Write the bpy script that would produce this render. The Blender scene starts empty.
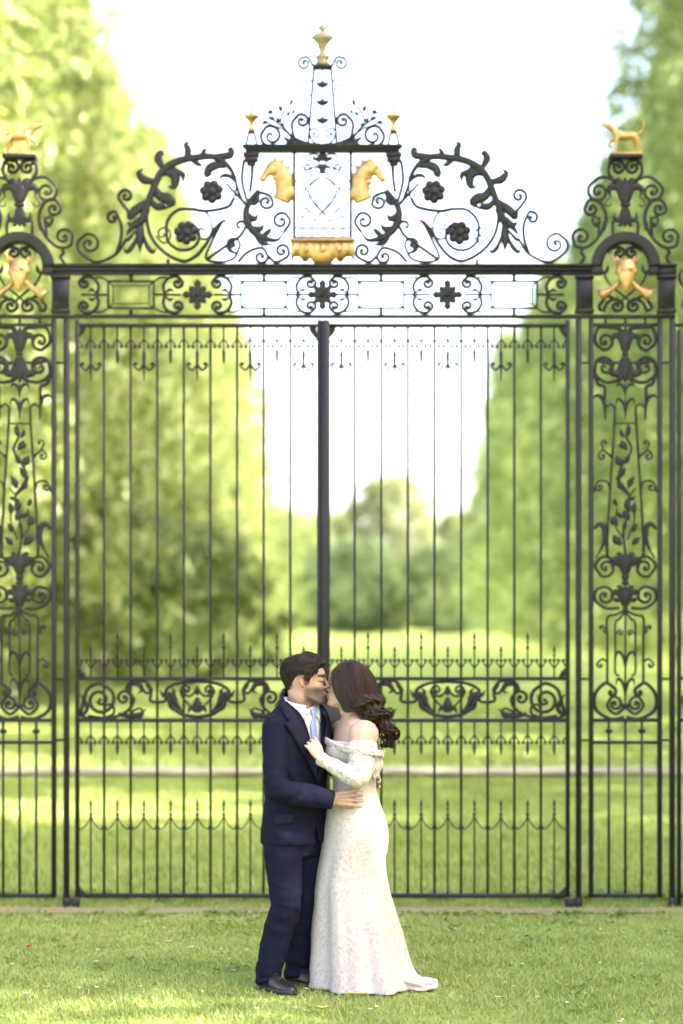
import bpy, bmesh, math, random
import numpy as np
from mathutils import Vector, Matrix, noise as mnoise
random.seed(7); RS = np.random.RandomState(11)
R = math.radians
sc = bpy.context.scene
COL = sc.collection
F_PX = 85.0 / 36.0 * 1024.0      # focal length of the lens in picture pixels
EYE = 1.96                       # camera height
HOR = 615.0                      # row of the horizon
ORIG = {}

# ------------------------------------------------------------------ materials
def mat(name):
    m = bpy.data.materials.new(name); m.use_nodes = True
    nt = m.node_tree; b = nt.nodes['Principled BSDF']
    return m, nt, b
def N(nt, t, **kw):
    n = nt.nodes.new(t)
    for k, v in kw.items():
        if k.startswith('i_'):
            key = k[2:].replace('_', ' ')
            n.inputs[key].default_value = v
        else: setattr(n, k, v)
    return n
def L(nt, a, b): nt.links.new(a, b)
def ramp(nt, fac, stops):
    r = nt.nodes.new('ShaderNodeValToRGB'); e = r.color_ramp.elements
    while len(e) > 1: e.remove(e[-1])
    e[0].position = stops[0][0]; e[0].color = (*stops[0][1], 1)
    for p, c in stops[1:]:
        q = e.new(p); q.color = (*c, 1)
    L(nt, fac, r.inputs['Fac']); return r.outputs['Color']
def objco(nt, scale=(1, 1, 1)):
    t = nt.nodes.new('ShaderNodeTexCoord'); m = nt.nodes.new('ShaderNodeMapping')
    m.inputs['Scale'].default_value = scale
    L(nt, t.outputs['Object'], m.inputs['Vector']); return m.outputs['Vector']
def noise_tex(nt, vec, scale, detail=4, rough=.55, dist=0):
    n = nt.nodes.new('ShaderNodeTexNoise')
    n.inputs['Scale'].default_value = scale; n.inputs['Detail'].default_value = detail
    n.inputs['Roughness'].default_value = rough; n.inputs['Distortion'].default_value = dist
    L(nt, vec, n.inputs['Vector']); return n.outputs['Fac']
def bump(nt, b, h, strength=.3, dist=.01):
    n = nt.nodes.new('ShaderNodeBump'); n.inputs['Strength'].default_value = strength
    n.inputs['Distance'].default_value = dist
    L(nt, h, n.inputs['Height']); L(nt, n.outputs['Normal'], b.inputs['Normal'])
def mixc(nt, fac, a, b, mode='MIX'):
    n = nt.nodes.new('ShaderNodeMix'); n.data_type = 'RGBA'; n.blend_type = mode
    for i, x in ((6, a), (7, b)):
        if isinstance(x, tuple): n.inputs[i].default_value = (*x, 1)
        else: L(nt, x, n.inputs[i])
    if isinstance(fac, (int, float)): n.inputs[0].default_value = fac
    else: L(nt, fac, n.inputs[0])
    return n.outputs[2]
def simple(name, stops, scale=12, rough=.6, metal=0, bs=.15, bd=.004, stretch=(1, 1, 1), sheen=0, spec=.5):
    m, nt, b = mat(name); v = objco(nt, stretch)
    f = noise_tex(nt, v, scale, 5)
    L(nt, ramp(nt, f, stops), b.inputs['Base Color'])
    b.inputs['Roughness'].default_value = rough; b.inputs['Metallic'].default_value = metal
    b.inputs['Specular IOR Level'].default_value = spec
    if sheen: b.inputs['Sheen Weight'].default_value = sheen
    if bs: bump(nt, b, noise_tex(nt, v, scale * 6, 3), bs, bd)
    return m
M = {}
M['iron'] = simple('painted_iron', [(.3, (.0085, .0066, .0082)), (.65, (.0155, .0122, .0145)), (.8, (.026, .017, .014))], 7, .46, 0, .25, .003, spec=.3)
M['gold'] = simple('gilding', [(.3, (.34, .19, .070)), (.7, (.52, .32, .125))], 25, .36, .75, .5, .006)
M['goldstone'] = simple('weathered_gilding', [(.35, (.20, .155, .10)), (.65, (.32, .245, .145))], 40, .6, .25, .4, .004)
M['navy'] = simple('navy_wool', [(.3, (.0058, .0061, .0170)), (.7, (.0084, .0087, .0235))], 60, .85, 0, .2, .002, spec=.10)
M['navylapel'] = simple('navy_lapel_wool', [(.3, (.0064, .0066, .0180)), (.7, (.0092, .0094, .0250))], 60, .75, 0, .2, .002, spec=.15)
M['shirt'] = simple('white_cotton', [(.3, (.50, .51, .54)), (.7, (.56, .57, .60))], 40, .8, 0, .1, .002)
M['tie'] = simple('blue_silk', [(.3, (.17, .22, .40)), (.7, (.24, .30, .48))], 160, .45, 0, .1, .001)
M['leather'] = simple('black_leather', [(.3, (.010, .009, .010)), (.7, (.020, .018, .018))], 60, .34, 0, .2, .002)
M['sole'] = simple('shoe_sole', [(.3, (.02, .016, .014)), (.7, (.03, .025, .02))], 60, .7)
M['stone'] = simple('worn_stone', [(.3, (.24, .17, .12)), (.7, (.36, .28, .21))], 6, .9, 0, .5, .01)
M['ring'] = simple('silver_ring', [(.3, (.8, .78, .75)), (.7, (.9, .88, .85))], 40, .2, 1, 0)
M['bark'] = simple('bark', [(.3, (.05, .038, .028)), (.7, (.11, .085, .06))], 3, .9, 0, .8, .05, (1, 1, .25))
def foliage(name, dark, mid, light, trans=.45, nsc=.45):
    m, nt, b = mat(name)
    g = nt.nodes.new('ShaderNodeNewGeometry'); v = objco(nt)
    big = noise_tex(nt, v, nsc, 4)
    mx = N(nt, 'ShaderNodeMath', operation='ADD'); h = N(nt, 'ShaderNodeMath', operation='MULTIPLY'); h.inputs[1].default_value = .45
    L(nt, g.outputs['Random Per Island'], h.inputs[0]); L(nt, h.outputs[0], mx.inputs[0])
    q = N(nt, 'ShaderNodeMath', operation='MULTIPLY'); q.inputs[1].default_value = .6; L(nt, big, q.inputs[0]); L(nt, q.outputs[0], mx.inputs[1])
    c = ramp(nt, mx.outputs[0], [(.25, dark), (.5, mid), (.8, light)])
    L(nt, c, b.inputs['Base Color']); b.inputs['Roughness'].default_value = .55
    tr = nt.nodes.new('ShaderNodeBsdfTranslucent')
    L(nt, mixc(nt, .5, c, (.86, 1.0, .36), 'MULTIPLY'), tr.inputs['Color'])
    ad = nt.nodes.new('ShaderNodeMixShader'); ad.inputs[0].default_value = trans
    L(nt, b.outputs[0], ad.inputs[1]); L(nt, tr.outputs[0], ad.inputs[2])
    L(nt, ad.outputs[0], nt.nodes['Material Output'].inputs['Surface'])
    return m
M['leaf_a'] = foliage('leaf_yellowgreen', (.12, .165, .052), (.25, .29, .092), (.40, .42, .165), .52)
M['leaf_b'] = foliage('leaf_green', (.125, .175, .060), (.245, .30, .105), (.365, .405, .175), .52)
M['leaf_c'] = foliage('leaf_dark_hazed', (.075, .115, .050), (.115, .165, .070), (.165, .215, .10), .45)  # dark far trees; colour lightened to stand in for distance haze
M['leaf_e'] = foliage('leaf_shrub', (.095, .135, .045), (.185, .23, .075), (.29, .33, .12), .5)
M['leaf_d'] = foliage('leaf_pale_hazed', (.15, .18, .085), (.23, .26, .12), (.31, .33, .165), .48)  # pale far trees, with the haze of distance put into the leaf colour
M['blade'] = foliage('grass_blade', (.20, .275, .068), (.325, .385, .11), (.47, .49, .19), .42, 1.3)
M['weed'] = foliage('weed_leaf', (.17, .25, .055), (.27, .35, .085), (.37, .43, .13), .42)

# ------------------------------------------------------------------ mesh building
class MB:
    def __init__(s): s.v = []; s.f = []
    def add(s, vs, fs):
        o = len(s.v); s.v.extend([tuple(p) for p in vs]); s.f.extend([tuple(i + o for i in q) for q in fs])
    def join(s, other): s.add(other.v, other.f)
    def box(s, x0, x1, y0, y1, z0, z1):
        if x0 > x1: x0, x1 = x1, x0
        if z0 > z1: z0, z1 = z1, z0
        b = min(.004, (x1 - x0) * .2, (y1 - y0) * .2, (z1 - z0) * .2)   # small bevel
        vs = []; xs = (x0, x1); ys = (y0, y1); zs = (z0, z1)
        bm = bmesh.new(); bmesh.ops.create_cube(bm, size=1)
        for p in bm.verts: p.co = Vector((xs[p.co.x > 0], ys[p.co.y > 0], zs[p.co.z > 0]))
        bmesh.ops.bevel(bm, geom=bm.edges[:], offset=b, segments=1, affect='EDGES')
        bm.verts.index_update()
        s.add([p.co[:] for p in bm.verts], [[q.index for q in f.verts] for f in bm.faces]); bm.free()
    def tube(s, pts, rad, n=6, cap=True, flat=None, up=None):
        pts = [Vector(p) for p in pts]
        if len(pts) < 2: return
        m = len(pts)
        rs = rad if isinstance(rad, (list, tuple)) else [rad] * m
        if len(rs) != m: rs = [rs[0] + (rs[-1] - rs[0]) * i / (m - 1) if len(rs) == 2 else float(np.interp(i / (m - 1), np.linspace(0, 1, len(rs)), rs)) for i in range(m)]
        t0 = (pts[1] - pts[0]).normalized()
        ref = Vector(up) if up is not None else Vector((0, 1, 0))
        if abs(t0.dot(ref.normalized())) > .95: ref = Vector((1, 0, 0))
        vs = []; fs = []
        for i, p in enumerate(pts):
            t = (pts[min(i + 1, m - 1)] - pts[max(i - 1, 0)])
            if t.length < 1e-9: t = t0
            t.normalize()
            b = ref - t * ref.dot(t)
            if b.length < 1e-6: b = Vector((1, 0, 0)) - t * t.x
            b.normalize(); a = b.cross(t)
            if up is None: ref = b
            fl = flat if flat else (1, 1)
            for k in range(n):
                an = 2 * math.pi * (k + .5) / n
                vs.append(p + (a * math.cos(an) * fl[0] + b * math.sin(an) * fl[1]) * rs[i])
        for i in range(m - 1):
            for k in range(n):
                fs.append((i * n + k, i * n + (k + 1) % n, (i + 1) * n + (k + 1) % n, (i + 1) * n + k))
        if cap: fs.append(tuple(range(n))[::-1]); fs.append(tuple((m - 1) * n + k for k in range(n)))
        s.add(vs, fs)
    def lathe(s, c, prof, n=16):            # prof: (radius, z)
        vs = []; fs = []; m = len(prof)
        for r, z in prof:
            for k in range(n):
                a = 2 * math.pi * k / n; vs.append((c[0] + r * math.cos(a), c[1] + r * math.sin(a), c[2] + z))
        for i in range(m - 1):
            for k in range(n): fs.append((i * n + k, i * n + (k + 1) % n, (i + 1) * n + (k + 1) % n, (i + 1) * n + k))
        fs.append(tuple(range(n))[::-1]); fs.append(tuple((m - 1) * n + k for k in range(n)))
        s.add(vs, fs)
    def ball(s, c, r, rot=None, nu=14, nv=9):
        rx, ry, rz = r if isinstance(r, (tuple, list)) else (r, r, r)
        c = Vector(c); vs = [Vector((0, 0, rz))]; fs = []
        for i in range(1, nv):
            ph = math.pi * i / nv
            for k in range(nu):
                a = 2 * math.pi * k / nu
                vs.append(Vector((rx * math.sin(ph) * math.cos(a), ry * math.sin(ph) * math.sin(a), rz * math.cos(ph))))
        vs.append(Vector((0, 0, -rz)))
        for k in range(nu): fs.append((0, 1 + k, 1 + (k + 1) % nu))
        for i in range(nv - 2):
            for k in range(nu): fs.append((1 + i * nu + k, 1 + (i + 1) * nu + k, 1 + (i + 1) * nu + (k + 1) % nu, 1 + i * nu + (k + 1) % nu))
        e = len(vs) - 1
        for k in range(nu): fs.append((e, 1 + (nv - 2) * nu + (k + 1) % nu, 1 + (nv - 2) * nu + k))
        if rot is not None: vs = [rot @ p for p in vs]
        s.add([c + p for p in vs], fs)
    def rings(s, rings, cap=True, closed=True):    # rings: lists of equal length of points
        n = len(rings[0]); vs = [p for r in rings for p in r]; fs = []
        for i in range(len(rings) - 1):
            for k in range(n if closed else n - 1):
                fs.append((i * n + k, i * n + (k + 1) % n, (i + 1) * n + (k + 1) % n, (i + 1) * n + k))
        if cap and closed: fs.append(tuple(range(n))[::-1]); fs.append(tuple((len(rings) - 1) * n + k for k in range(n)))
        s.add(vs, fs)
    def mesh(s, name, org=(0, 0, 0), smooth=True):
        me = bpy.data.meshes.new(name); o = Vector(org)
        me.from_pydata([tuple(Vector(p) - o) for p in s.v], [], s.f)
        if smooth: me.polygons.foreach_set('use_smooth', [True] * len(me.polygons))
        me.update(); return me
    def build(s, name, m, parent=None, org=None, smooth=True):
        if parent is not None: org = ORIG[parent.name]
        elif org is None: org = (0, 0, 0)
        return link(name, s.mesh(name, org, smooth), m, parent, org)
def link(name, me, m, parent=None, org=(0, 0, 0)):
    o = bpy.data.objects.new(name, me); COL.objects.link(o)
    if m is not None: me.materials.clear(); me.materials.append(m)
    if parent is not None: o.parent = parent
    else: o.location = org
    ORIG[o.name] = Vector(org); return o
def thing(name, label, cat, loc, group=None):
    o = bpy.data.objects.new(name, None); COL.objects.link(o); o.location = loc
    o.empty_display_size = .2
    o['label'] = label; o['category'] = cat
    if group: o['group'] = group
    ORIG[o.name] = Vector(loc); return o
def tag(o, label=None, cat=None, group=None, kind=None):
    for k, v in (('label', label), ('category', cat), ('group', group), ('kind', kind)):
        if v: o[k] = v
    return o
def np_mesh(name, V, loops, starts, totals):
    me = bpy.data.meshes.new(name)
    me.vertices.add(len(V)); me.vertices.foreach_set('co', np.asarray(V, np.float32).ravel())
    me.loops.add(len(loops)); me.loops.foreach_set('vertex_index', np.asarray(loops, np.int32))
    me.polygons.add(len(starts)); me.polygons.foreach_set('loop_start', np.asarray(starts, np.int32))
    me.polygons.foreach_set('loop_total', np.asarray(totals, np.int32))
    me.update(calc_edges=True); me.validate(); return me
def remesh(mb, voxel, smooth_it=4, fac=.5):
    me = mb.mesh('tmp'); o = bpy.data.objects.new('tmp', me); COL.objects.link(o)
    r = o.modifiers.new('r', 'REMESH'); r.mode = 'VOXEL'; r.voxel_size = voxel; r.use_smooth_shade = True
    if smooth_it:
        q = o.modifiers.new('s', 'SMOOTH'); q.iterations = smooth_it; q.factor = fac
    dg = bpy.context.evaluated_depsgraph_get(); dg.update()
    out = bpy.data.meshes.new_from_object(o.evaluated_get(dg))
    bpy.data.objects.remove(o); bpy.data.meshes.remove(me)
    out.polygons.foreach_set('use_smooth', [True] * len(out.polygons))
    return out
def soften(me, wfn, it=12):
    n = len(me.vertices); e = np.empty(len(me.edges) * 2, np.int32); me.edges.foreach_get('vertices', e); e = e.reshape(-1, 2)
    co = coords(me).astype(np.float64); w_ = wfn(co)[:, None] * .5; deg = np.bincount(e.ravel(), minlength=n)[:, None].clip(1)
    for _ in range(it):
        s = np.zeros_like(co)
        for k in range(3):
            s[:, k] = np.bincount(e[:, 0], co[e[:, 1], k], n) + np.bincount(e[:, 1], co[e[:, 0], k], n)
        co += (s / deg - co) * w_
    set_coords(me, co)
def coords(me):
    a = np.empty(len(me.vertices) * 3, np.float32); me.vertices.foreach_get('co', a); return a.reshape(-1, 3)
def set_coords(me, a): me.vertices.foreach_set('co', np.asarray(a, np.float32).ravel()); me.update()
def normals(me):
    a = np.empty(len(me.vertices) * 3, np.float32); me.vertices.foreach_get('normal', a); return a.reshape(-1, 3)
def cr(pts, n=8, closed=False):
    P = [Vector(p) for p in pts]; out = []
    if len(P) == 2: return [P[0].lerp(P[1], i / n) for i in range(n + 1)]
    m = len(P); rng = range(m if closed else m - 1)
    for i in rng:
        if closed: p0, p1, p2, p3 = P[i - 1], P[i], P[(i + 1) % m], P[(i + 2) % m]
        else:
            p1, p2 = P[i], P[i + 1]
            p0 = P[i - 1] if i else p1 * 2 - p2
            p3 = P[i + 2] if i + 2 < m else p2 * 2 - p1
        for k in range(n):
            t = k / n; t2 = t * t; t3 = t2 * t
            out.append(.5 * ((2 * p1) + (p2 - p0) * t + (2 * p0 - 5 * p1 + 4 * p2 - p3) * t2 + (3 * p1 - p0 - 3 * p2 + p3) * t3))
    if not closed: out.append(P[-1])
    return out
# ------------------------------------------------------------------ the gate (flat ironwork standing at GY)
GY = 16.2; GK = F_PX / GY
MIR = False
def G(px, py, dy=0.0):
    if MIR: px = 645.0 - px
    return Vector(((px - 341.5) / GK, GY + dy, EYE - (py - HOR) / GK))
def pxm(w): return w / GK
def g2(pts, n=6): return cr([G(*p) for p in pts], n)
def curl(pts, c, turns=1.3, sense=1, n=6, end=.18):
    """px points, then a spiral winding in to the centre c"""
    P = [Vector((p[0], p[1], 0)) for p in pts]
    path = cr(P, n) if len(P) > 1 else list(P)
    q = P[-1]; r0 = math.hypot(q.x - c[0], q.y - c[1]); a0 = math.atan2(q.y - c[1], q.x - c[0])
    k = max(8, int(20 * turns))
    for i in range(1, k + 1):
        t = i / k; a = a0 + sense * 2 * math.pi * turns * t; r = r0 * ((1 - t) + end * t)
        path.append(Vector((c[0] + r * math.cos(a), c[1] + r * math.sin(a), 0)))
    return [G(p.x, p.y) for p in path]
TR = .0084      # radius of a thin scroll bar
def wire(mb, pts, r=TR, n=6): r = [q * 1.5 for q in r] if isinstance(r, list) else r * 1.5; mb.tube(pts, r, n, flat=(1, 1.3))
def eye(mb, c, r=1.6): mb.ball(G(*c), (pxm(r), pxm(r) * .8, pxm(r)), nu=10, nv=6)
def scr(mb, pts, c, turns=1.3, sense=1, r=TR, knob=1.3):
    m = len(curl(pts, c, turns, sense))
    wire(mb, curl(pts, c, turns, sense), [r, r, r, r * .8]);
    if knob: eye(mb, c, knob)
def leaf(mb, spine, w, th=.012, lobes=0, tip=.15, base=.35):
    """a cast leaf: spine in px, half width w px, domed to both sides"""
    pts = g2(spine, 7); m = len(pts); vs = []; fs = []
    for i, p in enumerate(pts):
        t = (pts[min(i + 1, m - 1)] - pts[max(i - 1, 0)]).normalized()
        sd = Vector((-t.z, 0, t.x)); s = i / (m - 1)
        k = (base + (1 - base) * min(1, s / .4)) * (1 if s < .4 else max(tip, math.cos((s - .4) / .6 * math.pi / 2) ** .8))
        if lobes: k *= 1 + .32 * math.sin(s * lobes * 2 * math.pi)
        hw = pxm(w) * k; d = th * (.35 + .65 * k)
        vs += [p + sd * hw, p + sd * hw * .5 + Vector((0, -d, 0)), p + Vector((0, -d * .55, 0)), p - sd * hw * .5 + Vector((0, -d, 0)),
               p - sd * hw, p + Vector((0, d, 0))]
    for i in range(m - 1):
        for k in range(6): fs.append((i * 6 + k, i * 6 + (k + 1) % 6, (i + 1) * 6 + (k + 1) % 6, (i + 1) * 6 + k))
    fs += [tuple(range(6))[::-1], tuple((m - 1) * 6 + k for k in range(6))]
    mb.add(vs, fs)
def gbox(mb, x0, x1, y0, y1, d=.02, dy=0):
    a = G(x0, y0, dy); b = G(x1, y1, dy); mb.box(a.x, b.x, GY + dy - d, GY + dy + d, a.z, b.z)
def part(name, mb, root, m='iron'): return mb.build(name, M[m], root)
def rosette(c, r):
    mb = MB(); p = G(*c); q = pxm(r)
    mb.ball(p, (q * .8, q * .45, q * .8))
    for k in range(7):
        a = 2 * math.pi * k / 7 + .3
        mb.ball(p + Vector((math.cos(a) * q * .66, -.012, math.sin(a) * q * .66)), (q * .38, q * .34, q * .38), nu=8, nv=6)
    mb.ball(p + Vector((0, -.03, 0)), (q * .28, q * .25, q * .28), nu=8, nv=6)
    return mb
def fleur(mb, cx, y0, y1, hw, up=True):
    """palmette: centre leaf and two pairs of curling side leaves"""
    s = 1 if up else -1
    yb, yt = (y1, y0) if up else (y0, y1)
    h = abs(y1 - y0)
    leaf(mb, [(cx, yb), (cx, yb - s * h * .5), (cx, yt)], hw * .42, .016, 0, .2, .6)
    for e in (-1, 1):
        leaf(mb, [(cx + e * hw * .15, yb - s * h * .1), (cx + e * hw * .45, yb - s * h * .62), (cx + e * hw * .95, yb - s * h * .60), (cx + e * hw * .98, yb - s * h * .3)], hw * .26, .015, 0, .3, .7)
        leaf(mb, [(cx + e * hw * .1, yb - s * h * .3), (cx + e * hw * .38, yb - s * h * .85), (cx + e * hw * .68, yb - s * h * .92)], hw * .22, .014, 0, .3, .7)
def trident(mb, cx, y, h, hw):
    leaf(mb, [(cx, y + h), (cx, y + h * .4), (cx, y - h * .1)], 1.6, .009)
    for e in (-1, 1):
        leaf(mb, [(cx, y + h * .75), (cx + e * hw * .3, y + h * .15), (cx + e * hw * .8, y), (cx + e * hw, y + h * .3)], 1.7, .009)

# ---- overthrow
ov = thing('gate_overthrow', 'tall black wrought iron overthrow with gilded horse heads and urn, crowning the double gate', 'gate crest', G(322.5, 268))
mb = MB()
gbox(mb, 53.5, 591.5, 264.5, 267.5, .055); gbox(mb, 53.5, 591.5, 267.6, 271.5, .042); gbox(mb, 53.5, 591.5, 271.6, 275, .03)
part('cornice', mb, ov)
mb = MB(); gbox(mb, 71.5, 574, 314.8, 318.4, .022); part('frieze_rail', mb, ov)
def frieze_frame(cx):
    mb = MB()
    for (w, h, t, d) in ((24, 14.5, 1.1, .010), (18.5, 9.5, .6, .006)):
        a = 294.7
        gbox(mb, cx - w, cx + w, a - h, a - h + 2 * t, d); gbox(mb, cx - w, cx + w, a + h - 2 * t, a + h, d)
        gbox(mb, cx - w, cx - w + 2 * t, a - h + 2 * t + .3, a + h - 2 * t - .3, d); gbox(mb, cx + w - 2 * t, cx + w, a - h + 2 * t + .3, a + h - 2 * t - .3, d)
    for e in (-1, 1):
        for f in (-1, 1):
            wire(mb, [G(cx + e * 22.5, 294.7 + f * 13), G(cx + e * 18, 294.7 + f * 9)], .004)
        wire(mb, [G(cx, 294.7 + e * 14), G(cx, 294.7 + e * 19.6)], .009)
        wire(mb, [G(cx + e * 24, 294.7), G(cx + e * 50, 294.7)], .006)
        eye(mb, (cx + e * 33.5, 294.7), 2.2)
        for f in (-1, 1):
            scr(mb, [(cx + e * 34, 294.7 + f * 1), (cx + e * 32.5, 294.7 + f * 9), (cx + e * 37.5, 294.7 + f * 16.5), (cx + e * 46, 294.7 + f * 18), (cx + e * 51.5, 294.7 + f * 13)], (cx + e * 46.5, 294.7 + f * 11.5), 1.15, -e * f, TR)
            leaf(mb, [(cx + e * 35, 294.7 + f * 2), (cx + e * 39, 294.7 + f * 5), (cx + e * 43, 294.7 + f * 3)], 1.8, .009)
            wire(mb, g2([(cx + e * 24, 294.7 + f * 14), (cx + e * 29, 294.7 + f * 17), (cx + e * 36, 294.7 + f * 17.5)]), .005)
    return mb
for cx in (131, 264, 381, 514): part('frieze_frame', frieze_frame(cx), ov)
def diamond(cx, cy, h):
    mb = MB()
    for k in range(4):
        a = k * math.pi / 2
        dx, dy = math.cos(a), math.sin(a)
        leaf(mb, [(cx, cy), (cx + dx * h * .55, cy + dy * h * .55), (cx + dx * h, cy + dy * h)], h * .30, .014, 1.5)
        b = a + math.pi / 4; dx, dy = math.cos(b), math.sin(b)
        leaf(mb, [(cx, cy), (cx + dx * h * .42, cy + dy * h * .42), (cx + dx * h * .75, cy + dy * h * .75)], h * .24, .012, 1.5)
    mb.ball(G(cx, cy, -.012), (pxm(2.4), pxm(2), pxm(2.4)))
    return mb
for cx in (197.5, 322.5, 447.5): part('leaf_boss', diamond(cx, 294.7, 15.5), ov)

def acanthus():
    mb = MB()
    leaf(mb, [(140, 224), (149, 200), (160, 174), (176, 162), (196, 157.5), (214, 157), (228, 166), (236, 182), (234, 200)], 3.9, .024, 0, .25, .9)
    for sp, w in (
        ([(150, 200), (141, 206), (134, 212), (129.5, 217), (127, 212)], 6), ([(148, 208), (142, 219), (133, 225), (127, 222)], 6),
        ([(156, 182), (149, 181), (143, 179), (139, 173), (143, 169)], 5.4), ([(163, 169), (160, 163), (158, 158), (161, 152.5), (164, 155)], 5),
        ([(183, 160), (187, 156), (188, 150), (186, 144), (190, 142)], 4.6), ([(208, 157), (222, 156), (230, 155), (231, 149), (227, 150)], 5),
        ([(160, 174), (168, 172), (175, 176), (174, 186), (168, 187)], 6.4), ([(154, 188), (160, 196), (168, 199), (172, 203), (165, 209)], 7),
        ([(150, 200), (156, 206), (163, 207), (161, 210)], 5), ([(226, 166), (218, 165), (210, 168), (207, 175), (212, 174)], 6),
        ([(236, 182), (229, 176), (222, 176), (219, 181)], 3.0), ([(170, 165), (177, 172), (183, 175), (183, 182)], 4.4), ([(190, 159), (198, 164), (203, 166)], 3.4), ([(200, 158), (204, 151), (207, 148)], 3)):
        leaf(mb, sp, w * .82, .018, 0, .22, .6)
    # bell flower under the arc
    leaf(mb, [(141, 219), (140, 236), (140, 252)], 4.6, .018); leaf(mb, [(140, 228), (134, 244), (127, 252), (124, 248)], 2.6, .013); leaf(mb, [(141, 228), (147, 246), (153, 252), (156, 248)], 2.6, .013)
    leaf(mb, [(139, 224), (131, 229), (126, 236)], 2.6, .012); leaf(mb, [(138, 228), (129, 239), (124, 240)], 2.2, .012)
    # scroll bars
    wire(mb, g2([(234, 198), (229, 206), (218, 209.5), (204, 211), (193, 209)]), .009)
    scr(mb, [(193, 209), (178, 210), (167, 222), (167, 240)], (186, 233), 1.05, -1, .008, 0)
    wire(mb, g2([(147, 206), (147, 222), (152, 238), (164, 252), (182, 261), (196, 256), (207, 243), (213, 231), (222, 222)]), .009)
    leaf(mb, [(207, 243), (214, 232), (222, 222), (229, 221)], 2.6, .011)
    scr(mb, [(205, 211), (211, 220), (212, 230)], (203, 232), 1.0, 1, .006, 0)
    scr(mb, [(127, 238), (116, 254), (96, 262), (80, 252), (78, 242), (86, 234)], (89.5, 244), 1.25, 1, .0075, 2)
    scr(mb, [(116, 254), (121, 238), (121, 224), (116, 212)], (113, 218), 1.1, -1, TR)
    scr(mb, [(132, 215), (124, 206), (119, 199)], (126, 196), 1.3, 1, TR)
    scr(mb, [(156, 236), (164, 243), (170, 238)], (163, 234), 1.1, -1, .005, 1)
    scr(mb, [(236, 184), (242, 200), (248, 206)], (222, 178), .01, 1, TR, 0)
    # inner leaf by the horse head
    leaf(mb, [(259, 190), (249, 203), (246, 216), (252, 230), (264, 238), (277, 240), (284, 232)], 4.0, .02, 0, .3, .6)
    for sp, w in (([(247, 214), (254, 219), (258, 214)], 3.4), ([(252, 228), (260, 229), (264, 224)], 3.4), ([(262, 237), (268, 232), (272, 228)], 3.0), ([(258, 194), (256, 202), (252, 206)], 3), ([(256, 236), (262, 243), (272, 245)], 3)):
        leaf(mb, sp, w, .014, 0, .3, .8)
    scr(mb, [(259, 192), (270, 196), (273, 204)], (266, 202), 1.2, 1, TR); scr(mb, [(284, 232), (290, 222), (286, 214)], (281, 221), 1.2, -1, TR)
    scr(mb, [(222, 222), (213, 240), (206, 258), (220, 262), (234, 258), (240, 246)], (233, 244), 1.1, -1, .007, 2)
    leaf(mb, [(238, 254), (230, 250), (229, 241), (234, 238)], 2.8, .012)
    scr(mb, [(206, 260), (226, 246), (240, 236), (246, 226)], (240, 226), .8, -1, TR, 0)
    scr(mb, [(238, 262), (248, 252), (262, 248), (268, 256)], (261, 257), 1.2, 1, TR); scr(mb, [(268, 256), (276, 262), (288, 256), (288, 248)], (282, 251), 1.2, -1, TR)
    scr(mb, [(244, 160), (242, 180), (246, 198)], (258, 204), .1, -1, TR, 0); wire(mb, g2([(253, 160), (252, 176), (250, 192)]), TR)
    wire(mb, [G(168, 259), G(168, 265)], .008); wire(mb, [G(93, 261), G(93, 265)], .008)
    return mb
def horse():
    mb = MB(); k = lambda x, y, d=0: G(x, y, d)
    mb.tube([k(281, 201), k(285, 191), k(285, 180), k(281, 170), k(275, 164)], [pxm(9), pxm(9.2), pxm(8.4), pxm(7.4), pxm(6)], 14, flat=(1, .6))
    mb.tube([k(277, 164), k(271, 168), k(266, 174), k(262, 180)], [pxm(6.2), pxm(5.6), pxm(4.2), pxm(3.6)], 12, flat=(1, .7))
    mb.ball(k(262.5, 179), (pxm(3.8), pxm(3), pxm(3.6))); mb.ball(k(274, 170), (pxm(6.4), pxm(4.6), pxm(6.2))); mb.ball(k(288, 193), (pxm(8), pxm(5.5), pxm(9)))
    for q in range(5): mb.tube([k(276 + q * .9, 177 + q * 5), k(271.5 + q * 1.4, 179 + q * 5)], [pxm(2.6), pxm(1.2)], 8)
    for d in (-.018, .018): mb.tube([k(276, 161, d), k(274, 155, d)], [pxm(2.2), pxm(.5)], 8); mb.ball(k(270, 168, d * 1.5), pxm(1.3), nu=8, nv=6)
    for (x, y) in ((281, 160), (287, 166), (291, 173), (293, 181), (292, 190)):
        mb.tube([k(x - 1, y + 3), k(x + 5.6, y - 1.6)], [pxm(3.4), pxm(.7)], 8, flat=(1, .5))
    return mb
def gilt(mb, vox=.006): return remesh(mb, vox, 3)
def centre():
    mb = MB()
    gbox(mb, 242.5, 402.5, 145.5, 147.6, .06); gbox(mb, 245, 400, 147.7, 150.2, .05); gbox(mb, 246, 399, 150.3, 152.5, .04)
    return mb
part('platform', centre(), ov)
mb = MB()
for x in (294.2, 350.8): gbox(mb, x - 1.6, x + 1.6, 152.6, 238, .014)
for y in (228, 237.5): gbox(mb, 296, 349, y - 1, y + 1, .010)
for x in (302, 312, 322.5, 333, 343): gbox(mb, x - .8, x + .8, 229.2, 236.3, .007)
part('centre_frame', mb, ov)
mb = MB()
fleur(mb, 322.5, 152.7, 162, 9, False); fleur(mb, 322.5, 163, 174, 7, True)
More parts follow.
